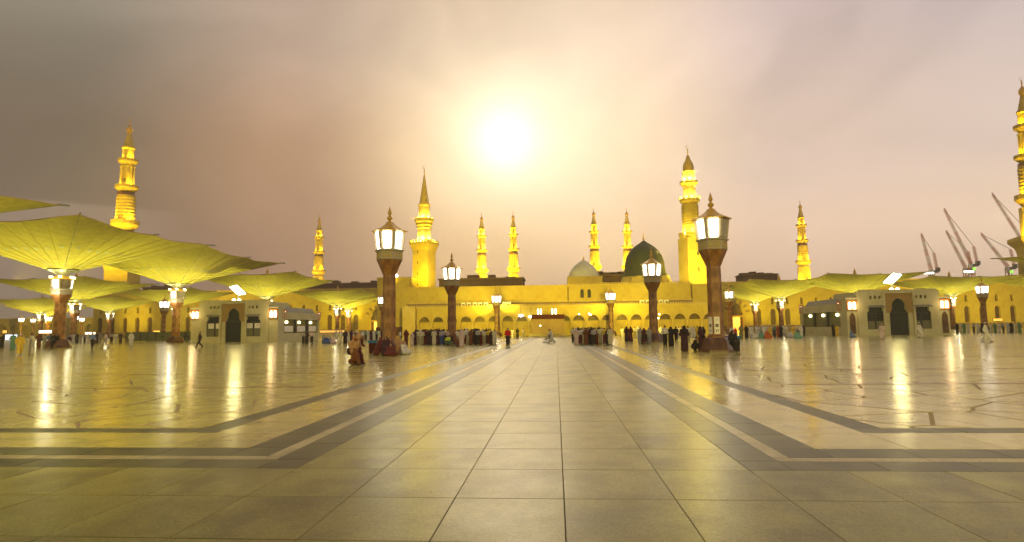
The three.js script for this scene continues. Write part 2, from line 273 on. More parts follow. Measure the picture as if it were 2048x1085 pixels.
  part('far_marble_field', metres(box(260, 0.02, 200, ox, -0.02, -(farStart + 100) - 0.01)), M.marbles[0], paving).userData.kind = 'stuff';
  part('outer_marble_field', metres(box(197, 0.02, 52, xc + side * (63 + 98.5) + side * 0.01, -0.02, -(zc + 26))), M.marbles[1], paving).userData.kind = 'stuff';
  // thin terracotta inlay lines crossing the fields
  for (const [zz, w] of [[18.6, 0.34], [24.5, 0.4], [33, 0.5], [46, 0.6]]) {
    const len = 60, xs = xc + side * (len / 2 + 1.2);
    const g = []; for (let k = 0; k < 40; k++) g.push(box(1.48, 0.004, w, xs - len / 2 + 0.75 + k * 1.5, 0.003, -zz));
    part('terracotta_inlay', metres(merge(g)), M.terracotta, paving).userData.kind = 'stuff';
  }
}
part('far_walk_field', metres(box(11.83, 0.02, 135, (LEFT + RIGHT) / 2, -0.02, -(START + 119 + 68))), M.granites[0], paving).userData.kind = 'stuff';
for (const { name, mat, list } of stuffGeo.values()) { const o = part(name, mergeGeometries(list), mat, paving); o.userData.kind = 'stuff'; }
console.log('paving pieces', pieces);

// ---------------------------------------------------------------- lamps on the plaza
const hexTurn = Math.PI / 6; // flat side towards +z
function lanternRing(parent, y0, y1, r0, r1, lamp, offPanels = [], detail = true) {
  const ap = Math.cos(Math.PI / 6);
  for (let k = 0; k < 6; k++) {
    const a = k * Math.PI / 3, w0 = r0 * 0.54, w1 = r1 * 0.56, h = y1 - y0, s = new THREE.Shape();
    s.moveTo(-w0 / 2, 0); s.lineTo(w0 / 2, 0); s.lineTo(w1 / 2, h); s.lineTo(-w1 / 2, h); s.closePath();
    const tilt = Math.atan2((r1 - r0) * ap, h), g = extrude(s, 0.04).rotateX(tilt).translate(0, y0, r0 * ap).rotateY(a);
    part('glass_panel', g, offPanels.includes(k) ? M.dullGlass : lamp, parent);
    if (detail) part('corner_post', bar([r0 * Math.sin(a + Math.PI / 6), y0, r0 * Math.cos(a + Math.PI / 6)], [r1 * Math.sin(a + Math.PI / 6), y1, r1 * Math.cos(a + Math.PI / 6)], 0.17), M.carved, parent);
  }
}
function plazaLamp(x, z, turn, label, { off = [], rects = 0, intensity = 40, group = 'lamp columns along the plaza', s = 1, lamp = M.lamp, detail = true } = {}) {
  const t = thing('lamp_column', label, 'lamp', [x, 0, -z], turn, group); t.scale.setScalar(s);
  part('pedestal', metres(prism(6, [[0, 0], [1.22, 0], [1.22, 0.16], [1.14, 0.2], [0.92, 0.82], [0.8, 0.92], [0.74, 0.96], [0, 0.96]], hexTurn)), M.brownDark, t);
  part('shaft', metres(prism(6, [[0, 0.96], [0.62, 0.961], [0.62, 1.06], [0.5, 1.14], [0.47, 5.82], [0, 5.83]], hexTurn)), M.brown, t);
  part('capital', metres(prism(6, [[0, 5.83], [0.5, 5.831], [0.54, 5.95], [0.93, 6.86], [0.97, 6.9], [0, 6.91]], hexTurn)), M.brown, t);
  const band = part('carved_band', metres(prism(6, [[0, 6.911], [0.98, 6.912], [0.98, 7.5], [1.1, 7.58], [1.1, 7.66], [0, 7.67]], hexTurn)), M.carved, t);
  for (let k = 0; k < (detail ? 6 : 0); k++) { // framed relief on each side
    const a = k * Math.PI / 3, ap = 0.98 * Math.cos(Math.PI / 6), g = [box(0.72, 0.04, 0.03, 0, 7.0, ap + 0.012), box(0.72, 0.04, 0.03, 0, 7.4, ap + 0.012), box(0.04, 0.36, 0.03, -0.34, 7.04, ap + 0.012), box(0.04, 0.36, 0.03, 0.34, 7.04, ap + 0.012)];
    for (const dx of [-0.2, 0, 0.2]) g.push(new THREE.OctahedronGeometry(0.09).scale(1, 1.3, 0.4).translate(dx, 7.22, ap + 0.01));
    part('relief', merge(g).rotateY(a), M.stonePale, band);
  }
  const lan = part('lantern_core', prism(6, [[0, 7.671], [0.86, 7.672], [1.02, 9.02], [0, 9.03]], hexTurn), M.carved, t);
  lanternRing(lan, 7.74, 8.98, 0.93, 1.08, lamp, off, detail);
  part('roof', prism(6, [[0, 9.031], [1.34, 9.032], [1.36, 9.1], [0.95, 9.24], [0.5, 9.52], [0.3, 9.7], [0.28, 9.78], [0, 9.8]], hexTurn), M.bronze, t);
  part('finial', prism(10, [[0, 9.78], [0.16, 9.79], [0.09, 9.9], [0.2, 10.02], [0.22, 10.1], [0.12, 10.24], [0.06, 10.3], [0.14, 10.42], [0.15, 10.5], [0.07, 10.78], [0, 11.0]], 0, true), M.bronze, t);
  const ap = Math.cos(Math.PI / 6);
  if (rects) for (let k = 0; k < 6; k++) if (!off.includes(k)) { const a = k * Math.PI / 3 + turn, r = (1.02 * ap + 0.12) * s, sx = Math.sin(a), sz = Math.cos(a); panelLight([x + sx * r, 8.36 * s, -z + sz * r], [x + sx * 4, 8.36 * s - 0.5, -z + sz * 4], 0.75 * s, 1.2 * s, LAMP, rects); }
  return t;
}
function floodOn(lampThing, h, to, intensity, angle = 0.5, color = WARM, reach = 0.75) { // a small floodlight on a bracket
  const b = lampThing.position, d = new THREE.Vector3(to[0] - b.x, 0, to[2] - b.z).normalize(), p = [b.x + d.x * reach, h, b.z + d.z * reach], aim = new THREE.Vector3(...to).sub(new THREE.Vector3(...p)).normalize();
  const g = new THREE.Group(); g.name = 'floodlight'; lampThing.add(g); lampThing.updateMatrixWorld(true);
  const q = new THREE.Quaternion().setFromUnitVectors(new THREE.Vector3(0, 0, 1), aim), inv = lampThing.matrixWorld.clone().invert();
  const put = (geo) => geo.applyQuaternion(q).translate(...p).applyMatrix4(inv);
  part('housing', put(new THREE.CylinderGeometry(0.22, 0.14, 0.3, 10).rotateX(Math.PI / 2)), M.darkMetal, g);
  part('lens', put(new THREE.CylinderGeometry(0.19, 0.19, 0.02, 12).rotateX(Math.PI / 2).translate(0, 0, 0.165)), M.flood, g);
  part('bracket', bar([b.x, h - 0.1, b.z], p, 0.06).applyMatrix4(inv), M.darkMetal, g);
  spot([p[0] + aim.x * 0.3, p[1] + aim.y * 0.3, p[2] + aim.z * 0.3], to, color, intensity, angle);
}
const L1 = plazaLamp(-12.3, 43.7, 0.065, 'tall brown lamp column nearest on the left, people seated round its foot', { rects: 9 });
const R1 = plazaLamp(10.85, 41.8, -0.113, 'tall brown lamp column nearest on the right, white number signs on its shaft', { rects: 9, off: [1, 2] });
const L2 = plazaLamp(-12.45, 71.5, 0.17, 'lamp column behind the long row of worshippers on the left', { rects: 9 });
const R2 = plazaLamp(11.4, 71.4, -0.16, 'lamp column standing in front of the green dome', { rects: 9 });
const L3 = plazaLamp(-13.4, 136, 0.1, 'small far lamp column between the left worshippers and the central booth', { rects: 9 });
const R3 = plazaLamp(12, 132, 0, 'small far lamp column above the right group of worshippers', { rects: 9 });
const R4 = plazaLamp(37.6, 133, 0.2, 'far lamp column just right of the near right lamp column', { rects: 9 });
const L4 = plazaLamp(-39.2, 134, 0, 'far lamp column half hidden behind the near left lamp column', { rects: 9 });
const farLamps = [
  [327, 137, 'far lamp column left of the left kiosk, against the yellow wall'], [1970, 127.6, 'far lamp column right of the right kiosk with a spiked finial'],
 [385, 216, 'lamp column peeking out at the left end of the left kiosk'],
  [97, 250, 'lamp column just left of the largest umbrella trunk'],
  [42, 262, 'far lamp column near the left frame edge'], [66, 280, 'far lamp column second from the left frame edge'], [150, 240, 'small far lamp column right of the largest umbrella trunk'], [163, 275, 'farthest lamp column right of the largest umbrella trunk'],
].map(([px, z, l]) => { const p = at(px, 640, z); return plazaLamp(p.x, z, hash(px, 3) * 0.9, l, { lamp: M.lampFar, detail: false, group: 'far lamp columns' }); });
// two unseen columns added behind the camera; their floodlights brighten the plaza
for (const [x, l, to] of [[-12.4, 'left', -14], [11.4, 'right', 12]]) { const c = plazaLamp(x, -13, 0, `added unseen brown lamp column behind the viewer on the ${l} of the walk`, { rects: 9 }); floodOn(c, 8.9, [to, 1.5, -48], PLAZA_SPOT, 0.62, [1, 0.8, 0.2], 1.5); floodOn(c, 8.9, [to * 4.2, 1.5, -70], PLAZA_SPOT * 3.2, 0.5, [1, 0.8, 0.2], 1.5); }
// white number signs on the right column: emblem, black square pictogram and two figures
{
  const cv = document.createElement('canvas'); cv.width = 128; cv.height = 384; const g = cv.getContext('2d');
  g.fillStyle = '#e9e4d4'; g.fillRect(0, 0, 128, 384); g.strokeStyle = '#b3ad9c'; g.lineWidth = 5; g.beginPath(); g.arc(64, 62, 34, 0, 7); g.stroke(); g.beginPath(); g.arc(64, 62, 18, 0, 7); g.stroke();
  g.fillStyle = '#26221b'; g.fillRect(26, 158, 76, 72); g.fillStyle = '#9a9484'; for (let k = 0; k < 3; k++) g.fillRect(36, 172 + k * 19, 56, 6);
  g.strokeStyle = '#26221b'; g.lineWidth = 13; g.beginPath(); g.moveTo(30, 286); g.lineTo(46, 334); g.lineTo(62, 286); g.stroke(); g.beginPath(); g.moveTo(86, 280); g.lineTo(92, 340); g.stroke();
  const t = new THREE.CanvasTexture(cv); t.colorSpace = THREE.SRGBColorSpace; const face = std([1, 1, 1], 0.5, { map: t });
  for (const [k, l] of [[-1, 'left'], [0, 'right']]) {
    const a = k * Math.PI / 3, r = 0.5 * Math.cos(Math.PI / 6) + 0.004; const s = new THREE.Group(); s.name = 'number_sign'; R1.add(s);
    part('backing_board', box(0.36, 1.16, 0.016, 0, 1.2, r + 0.012).rotateY(a), M.white, s);
    const f = new THREE.PlaneGeometry(0.34, 1.13).translate(0, 1.78, r + 0.024).rotateY(a); part('printed_face', f, face, s);
  }
}

// ---------------------------------------------------------------- the old mosque: arcade, hall, domes, minarets
const merlonRow = (x0, x1, y, z, step = 0.62, h = 0.5) => { const g = []; for (let x = x0 + step / 2; x < x1; x += step) g.push(extrude(archPath(x, y, step * 0.62, y + h * 0.55, h * 0.45, THREE.Shape, 'point'), 0.22).translate(0, 0, z)); return merge(g); };
{ // arcade building along the plaza
  const Z = 140, X0a = -35.6, X1a = 36, H = 6.6, t = thing('arcade_building', 'long low yellow stone arcade with round blind arches behind the worshippers', 'building', [0, 0, -Z]);
  const s = rect(X0a, 0, X1a, H), N = 21, step = 3.27, first = -30.7;
  for (let k = 0; k < N; k++) s.holes.push(archPath(first + k * step, 0.12, 2.56, 3.36, 1.28, THREE.Path));
  part('wall', metres(extrude(s, 0.9)), M.stone, t);
  part('back_wall', metres(box(X1a - X0a, H - 0.25, 0.3, (X0a + X1a) / 2, 0, -3.4)), M.stone, t);
  for (let k = 0; k < N; k++) {
    const x = first + k * step; const inf = part('infill_wall', metres(box(2.54, 3.15, 0.22, x, 0.12, 0.16)), M.stone, t); part('coping', box(2.55, 0.1, 0.34, x, 3.27, 0.16), M.stonePale, inf);
    const g = []; for (let q = 0; q < 14; q++) { const a0 = q / 14 * Math.PI, a1 = (q + 1) / 14 * Math.PI; g.push(bar([x + 1.34 * Math.cos(a0), 3.36 + 1.34 * Math.sin(a0), 0.93], [x + 1.34 * Math.cos(a1), 3.36 + 1.34 * Math.sin(a1), 0.93], 0.16, 0.07)); } part('arch_moulding', merge(g), M.stonePale, t);
    { const b = []; for (let q = -6; q <= 6; q++) { const dx = q * 0.19, h = Math.sqrt(Math.max(0, 1.26 ** 2 - dx * dx)); b.push(box(0.085, h - 0.02 + 0.05, 0.06, x + dx, 3.3, 0.3)); } for (const y of [3.45, 3.8, 4.15]) { const h = Math.sqrt(1.26 ** 2 - (y - 3.36) ** 2); b.push(box(2 * h, 0.08, 0.05, x, y, 0.3)); } part('lunette_shade_bars', merge(b), M.doorWood, t); }  // brown bars added to darken the arch heads
    part('pier_shaft', metres(prism(10, [[0, 0], [0.24, 0.01], [0.24, 0.2], [0.17, 0.26], [0.16, 3.1], [0.25, 3.3], [0, 3.31]], 0, true).translate(x + step / 2, 0, 0.95)), M.stonePale, t);
  }
  part('cornice', metres(box(X1a - X0a + 0.5, 0.3, 1.3, (X0a + X1a) / 2, H, 0.4)), M.stonePale, t);
  part('roof_terrace', box(X1a - X0a, 0.2, 9, (X0a + X1a) / 2, H - 0.2, -5.45), M.roofGrey, t);
  part('merlons', merlonRow(X0a, X1a, H + 0.3, 0.75, 0.55, 0.42), M.stonePale, t).userData.kind = 'stuff';
  part('end_pavilion_wall', metres(box(3.0, H + 0.35, 1.6, X0a + 1.3, 0, 0.75)), M.stonePale, t);
  part('drain_pipe', rod([X0a + 3.0, 0, 1.0], [X0a + 3.0, H, 1.0], 0.09), M.brownDark, t);
  for (const [px, n] of [[927, 1], [938, 1], [950, 1], [961, 1], [972, 1], [1008, 1], [1018, 1], [1284, 1], [1296, 1], [1308, 1], [1322, 1], [1333, 1]]) { // pale cooling units on the terrace
    const p = at(px, 612, 142.5), u = thing('air_conditioner', `pale cooling unit on the arcade roof, ${px < 1000 ? 'left of the third lamp' : px < 1100 ? 'right of the third lamp' : 'right of the middle'}, ${['first', 'second', 'third', 'fourth', 'fifth', 'first', 'second', 'first', 'second', 'third', 'fourth', 'fifth'][[927, 938, 950, 961, 972, 1008, 1018, 1284, 1296, 1308, 1322, 1333].indexOf(px)]} of its row`, 'cooling unit', [p.x, H, -142.5], 0, 'cooling units on the arcade roof');
    part('casing', chamfer(1.0, 1.35, 0.8), M.white, u); part('fan_grille', new THREE.CylinderGeometry(0.32, 0.32, 0.05, 14).rotateX(Math.PI / 2).translate(0, 0.75, 0.41), M.darkMetal, u);
  }
}
{ // hall wall behind the arcade
  const Z = 147, t = thing('prayer_hall', 'tall yellow stone hall rising behind the arcade, below the green dome', 'building', [0, 0, -Z]), A = -36.4, B = 32.6, H = 11.9;
  const s = rect(A, 6, B, H); for (const x of [6.5, 8.2]) s.holes.push(archPath(x, 8.9, 0.85, 10.5, 0.5, THREE.Path)); // two arched windows
  part('wall', metres(extrude(s, 0.8)), M.stone, t); part('core', box(B - A - 0.4, H - 0.1, 12, (A + B) / 2, 0, -6.2), M.stone, t);
  for (const x of [6.5, 8.2]) part('window', box(0.85, 2.2, 0.1, x, 8.85, 0.3), M.darkGlass, t);
  part('string_course', metres(box(B - A, 0.32, 0.5, (A + B) / 2, 8.0, 0.95)), M.stonePale, t);
  part('lower_plinth', metres(box(B - A + 0.1, 1.3, 0.5, (A + B) / 2, 6.65, 0.98)), M.stoneDark, t);
  part('coping', metres(box(B - A + 0.3, 0.24, 1.2, (A + B) / 2, H, 0.3)), M.stonePale, t);
  part('merlons', merlonRow(3, B, H + 0.24, 0.6, 0.6, 0.5), M.stonePale, t).userData.kind = 'stuff';
  part('side_block', metres(box(5.6, 11.8, 6, B + 2.9, 0, -2.0)), M.stone, t);
  for (const x of [3.1, B - 0.15, B + 4.4]) part('drain_pipe', rod([x, 7, 1.1], [x, H - 0.4, 1.1], 0.11), M.brownDark, t);
}
{ const t = thing('side_block', 'tall plain stone block at the mosque end beside the near left lamp column', 'building', [-40.2, 0, -151]); part('wall', metres(box(8.2, 14.4, 9)), M.stone, t); part('coping', box(8.5, 0.4, 9.3, 0, 14.4), M.stonePale, t); part('plinth', metres(box(8.6, 2.4, 9.4)), M.brownDark, t); part('roof_lamp', new THREE.SphereGeometry(0.42, 12, 8).translate(0.6, 15.2, 4), M.lampFar, t); }
for (const [a, b, top, z, l] of [[878, 1046, 561, 178, 'flat brown roof block between the pencil minaret and the silver dome'], [1190, 1262, 553, 180, 'flat brown roof block between the silver dome and the green dome'], [600, 768, 570, 258, 'dark brown roof edge above the left umbrellas beside the near left lamp column'], [1486, 1556, 551, 258, 'brown roof block above the umbrellas right of the near right lamp column'], [285, 350, 577, 258, 'dark roof block above the umbrellas left of the left kiosk']]) {
  const p = at(a, top, z), q = at(b, top, z), t = thing('roof_block', l, 'roof', [(p.x + q.x) / 2, 0, -z - 5]), w = q.x - p.x;
  part('wall', metres(box(w, p.y, 10)), M.block, t); part('coping', box(w + 0.6, 0.5, 10.6, 0, p.y), M.stoneDark, t);
  for (let k = 0; k < 4; k++) part('roof_box', box(2 + 2.5 * rnd(), 0.5 + 0.8 * rnd(), 3, (k - 1.5) * w / 4.4, p.y + 0.5, 0), M.block, t);
}
{ // silver dome
  const p = at(1168, 560, 160), t = thing('silver_dome', 'small pale silver dome on a low drum left of the green dome', 'dome', [p.x, 0, -160]);
  const s = rect(-4.5, 10, 4.5, 14.9); for (const [x, w] of [[-3.6, 0.5], [-2.6, 0.5], [0, 1.4], [2.6, 0.5], [3.6, 0.5]]) s.holes.push(archPath(x, 11.4, w, 12.7 - w / 3, w / 2, THREE.Path));
  part('drum', metres(extrude(s, 0.8).translate(0, 0, 4)), M.stonePale, t); part('drum_core', box(8.8, 4.8, 8.6, 0, 10, -0.4), M.stone, t);
  part('shell', metres(prism(40, [[4.25, 14.8], [4.1, 15.2], [3.85, 16.1], [3.25, 17.2], [2.4, 18.2], [1.35, 19.0], [0.5, 19.5], [0, 19.65]], 0, true)), M.silver, t);
  part('finial', prism(10, [[0.4, 19.5], [0.2, 19.8], [0.28, 20.1], [0.1, 20.4], [0, 21.0]], 0, true), M.gold, t);
}
{ // green dome
  const p = at(1290, 560, 163), t = thing('green_dome', 'large dark green pointed dome behind the right lamp column', 'dome', [p.x, 0, -163]);
  const prof = [[6.05, 15.0], [5.9, 15.35], [5.5, 16.2], [5.28, 17.6], [5.15, 19.0], [4.6, 20.7], [3.72, 22.1], [2.9, 22.95], [1.9, 23.7], [1.0, 24.25], [0.4, 24.75], [0, 25.1]];
  part('shell', metres(prism(48, prof, 0, true)), M.green, t);
  const ribs = []; for (let k = 0; k < 32; k++) { const a = k / 32 * Math.PI * 2; for (let q = 0; q < prof.length - 2; q++) ribs.push(bar([prof[q][0] * Math.sin(a), prof[q][1], prof[q][0] * Math.cos(a)], [prof[q + 1][0] * Math.sin(a), prof[q + 1][1], prof[q + 1][0] * Math.cos(a)], 0.1, 0.06)); }
  const rb = part('seam_ribs', merge(ribs), M.green, t); rb.userData.kind = 'stuff';
  part('finial', prism(10, [[0.35, 24.7], [0.2, 25.1], [0.3, 25.5], [0.1, 25.9], [0.16, 26.2], [0, 27.4]], 0, true), M.gold, t);
  part('drum', metres(prism(8, [[0, 11], [8.0, 11.01], [7.4, 13.0], [6.6, 14.6], [6.5, 15.0], [0, 15.01]], Math.PI / 8)), M.stonePale, t);
  part('drum_pier', metres(box(2.2, 3.6, 1.4, -3.4, 11, 6.6)), M.stonePale, t); part('drum_pier', metres(box(1.8, 3.9, 1.4, 4.4, 11, 5.9)), M.stonePale, t);
}
function balcony(n, r, y, h, turn = 0) { return prism(n, [[r * 0.62, y - h * 0.5], [r * 0.78, y - h * 0.25], [r * 0.96, y], [r, y + 0.1 * h], [r, y + 0.5 * h], [r * 0.94, y + 0.5 * h], [r * 0.94, y + 0.12 * h], [r * 0.5, y + 0.1 * h]], turn); }
function ringOf(n, fn) { const g = []; for (let k = 0; k < n; k++) g.push(fn(k / n * Math.PI * 2)); return merge(g); }
function crescent(y, s) { const g = []; for (let k = 0; k < 14; k++) { const a0 = -0.5 * Math.PI + 0.55 + k / 14 * (2 * Math.PI - 1.1) + Math.PI, a1 = a0 + (2 * Math.PI - 1.1) / 14; const w = 0.05 + 0.13 * Math.sin((k + 0.5) / 14 * Math.PI); g.push(bar([Math.sin(a0) * s, y + s + Math.cos(a0) * s * -1, 0], [Math.sin(a1) * s, y + s - Math.cos(a1) * s, 0], w * s * 1.4, 0.12 * s)); } return merge(g); }
function levelLights(parent, x, z, scale, levels, color = GOLD) { // floodlights standing on the balconies, washing the shaft above
  for (const [y, r, I, n] of levels) for (let k = 0; k < n; k++) {
    const a = n === 2 ? (k ? 0.75 : -0.75) : (k - (n - 1) / 2) * 1.05, lx = Math.sin(a) * r, lz = Math.cos(a) * r;
    part('floodlight', chamfer(0.7, 0.4, 0.5, lx, y, lz, 0.05), M.gold_flood, parent);
    point([x + lx * scale, (y + 0.9) * scale, z + lz * scale], color, I * scale * scale, 12);
  }
}
{ // pencil minaret
  const z = 156, p = at(848, 560, z), t = thing('pencil_minaret', 'yellow square minaret with a dark pencil cone and crescent behind the left lamp column', 'minaret', [p.x, 0, -z], -0.28);
  part('square_shaft', metres(box(4.5, 23.8, 4.5)), M.stone, t);
  part('corbel', metres(prism(4, [[0, 22.4], [3.2, 22.41], [4.1, 24.2], [4.1, 24.6], [0, 24.61]], Math.PI / 4)), M.stone, t);
  const m = []; for (let k = 0; k < 4; k++) for (let q = 0; q < 7; q++) m.push(box(0.5, 0.6, 0.2, (q - 3) * 0.86, 24.6, 2.78).rotateY(k * Math.PI / 2)); const mm = part('parapet_merlons', merge(m), M.stonePale, t); mm.userData.kind = 'stuff';
  for (let k = 0; k < 4; k++) part('slit_window', box(0.22, 0.7, 0.06, -0.7, 13 + k * 2.9, 2.26), M.darkGlass, t);
  part('lower_drum', metres(prism(16, [[0, 24.6], [1.8, 24.62], [1.76, 28.6], [0, 28.61]], 0)), M.stonePale, t);
  part('gallery', metres(prism(16, [[1.7, 28.2], [1.95, 28.5], [1.9, 29.0], [2.2, 29.3], [2.15, 29.8], [2.5, 30.3], [2.5, 31.1], [2.35, 31.1], [2.3, 30.4], [1.2, 30.38]], 0)), M.stone, t);
  part('gallery_knobs', ringOf(16, (a) => new THREE.SphereGeometry(0.17, 6, 5).translate(2.5 * Math.sin(a), 31.2, 2.5 * Math.cos(a))), M.stonePale, t).userData.kind = 'stuff';
  part('upper_drum', metres(prism(16, [[0, 30.4], [1.52, 30.41], [1.5, 34.4], [1.62, 34.6], [1.62, 35.0], [0, 35.01]], 0)), M.stonePale, t);
  part('cone', prism(16, [[1.32, 35.0], [1.28, 35.2], [0.7, 39.2], [0.16, 43.1], [0, 43.2]], 0), M.lead, t);
  part('finial', prism(8, [[0.14, 43.1], [0.1, 43.5], [0.24, 43.8], [0.08, 44.1], [0.16, 44.4], [0.05, 44.7], [0, 44.8]], 0, true), M.gold, t); part('crescent', crescent(44.7, 0.45), M.gold, t);
  spot([p.x + 4, 12.6, -z + 11], [p.x, 21, -z], [1, 0.72, 0.03], 1500, 0.8); spot([p.x - 8, 12.6, -z + 10], [p.x, 19, -z], [1, 0.72, 0.03], 1500, 0.8); // unseen spots added above the hall roof to light the shaft
  levelLights(t, p.x, -z, 1, [[24.62, 2.35, 110, 3], [30.42, 1.95, 80, 3]], [1, 0.78, 0.16]);
}
{ // octagonal minaret with three galleries
  const z = 168, p = at(1386, 560, z), t = thing('gallery_minaret', 'brightly lit minaret with stacked galleries and a domed cap behind the right lamp column', 'minaret', [p.x, 0, -z], 0.3);
  part('square_shaft', metres(prism(4, [[0, 0], [3.85, 0.01], [3.7, 26.0], [0, 26.01]], Math.PI / 4)), M.stonePale, t);
  part('slit_window', box(0.3, 1.2, 0.1, 0.4, 16.5, 2.72), M.darkGlass, t); part('slit_window', box(0.45, 0.9, 0.1, 0.3, 21, 2.7), M.darkGlass, t);
  part('corbel', metres(prism(8, [[2.7, 25.2], [3.3, 26.6], [3.4, 27.5], [3.2, 27.5], [3.1, 26.9], [2, 26.88]], Math.PI / 8)), M.stonePale, t);
  const rib = [[0, 26.9], [2.3, 26.91]]; for (let y = 28; y < 35; y += 0.7) rib.push([2.28, y], [2.4, y + 0.1], [2.4, y + 0.25], [2.28, y + 0.35]); rib.push([2.3, 35.4], [0, 35.41]);
  part('ribbed_shaft', metres(prism(8, rib, Math.PI / 8)), M.stone, t);
  part('gallery', metres(balcony(16, 2.75, 36.2, 1.6)), M.stone, t); part('gallery', metres(balcony(16, 2.5, 41.3, 1.5)), M.stone, t);
  part('middle_drum', metres(prism(8, [[0, 36.3], [1.75, 36.31], [1.72, 40.9], [0, 40.91]], 0)), M.stonePale, t);
  part('gallery_knobs', ringOf(12, (a) => box(0.34, 0.7, 0.34, 2.7 * Math.sin(a), 37, 2.7 * Math.cos(a))), M.stonePale, t).userData.kind = 'stuff';
  part('upper_drum', metres(prism(12, [[0, 41.5], [1.5, 41.51], [1.7, 44.4], [1.9, 44.8], [0, 44.81]], 0)), M.stonePale, t);
  part('cap', metres(prism(16, [[1.5, 44.8], [1.5, 46.2], [1.3, 47.2], [0.75, 48.1], [0.55, 48.9], [0.25, 49.6], [0, 49.7]], 0, true)), M.lead, t);
  part('finial', prism(8, [[0.2, 49.5], [0.1, 49.9], [0.28, 50.3], [0.1, 50.7], [0.2, 51.0], [0.06, 51.4], [0, 51.5]], 0, true), M.gold, t); part('crescent', crescent(51.4, 0.5), M.gold, t);
  levelLights(t, p.x, -z, 1, [[26.9, 2.9, 100, 3], [36.4, 2.3, 100, 3], [41.6, 2.1, 100, 3]], [1, 0.78, 0.16]);
  spot([p.x - 7, 13.5, -z + 19], [p.x, 21, -z], [1, 0.78, 0.06], 2600, 0.7); spot([p.x + 6, 13.5, -z + 18], [p.x, 20, -z], [1, 0.76, 0.05], 1500, 0.7); // two fixtureless spots added to brighten this shaft
}
const minaretSpots = [[260, 235, 667, 'large golden minaret rising behind the left umbrellas', 1, 4], [639, 428, 661.5, 'distant golden minaret left of the near left lamp column', 0.9, 1], [963, 425, 657.7, 'distant golden minaret, first right of the pencil minaret', 2.6, 2], [1026, 422, 657, 'distant golden minaret, second right of the pencil minaret', 1.2, 3], [1187, 415, 655, 'distant golden minaret rising behind the silver dome', 1.1, 5], [1253, 415, 654.3, 'distant golden minaret just left of the green dome', 1.9, 6], [1600, 400, 650.2, 'distant golden minaret above the right umbrellas', 1, 7], [2043, 155, 645, 'golden minaret cut by the right frame edge', 0.7, 8]];
let minaretProto;
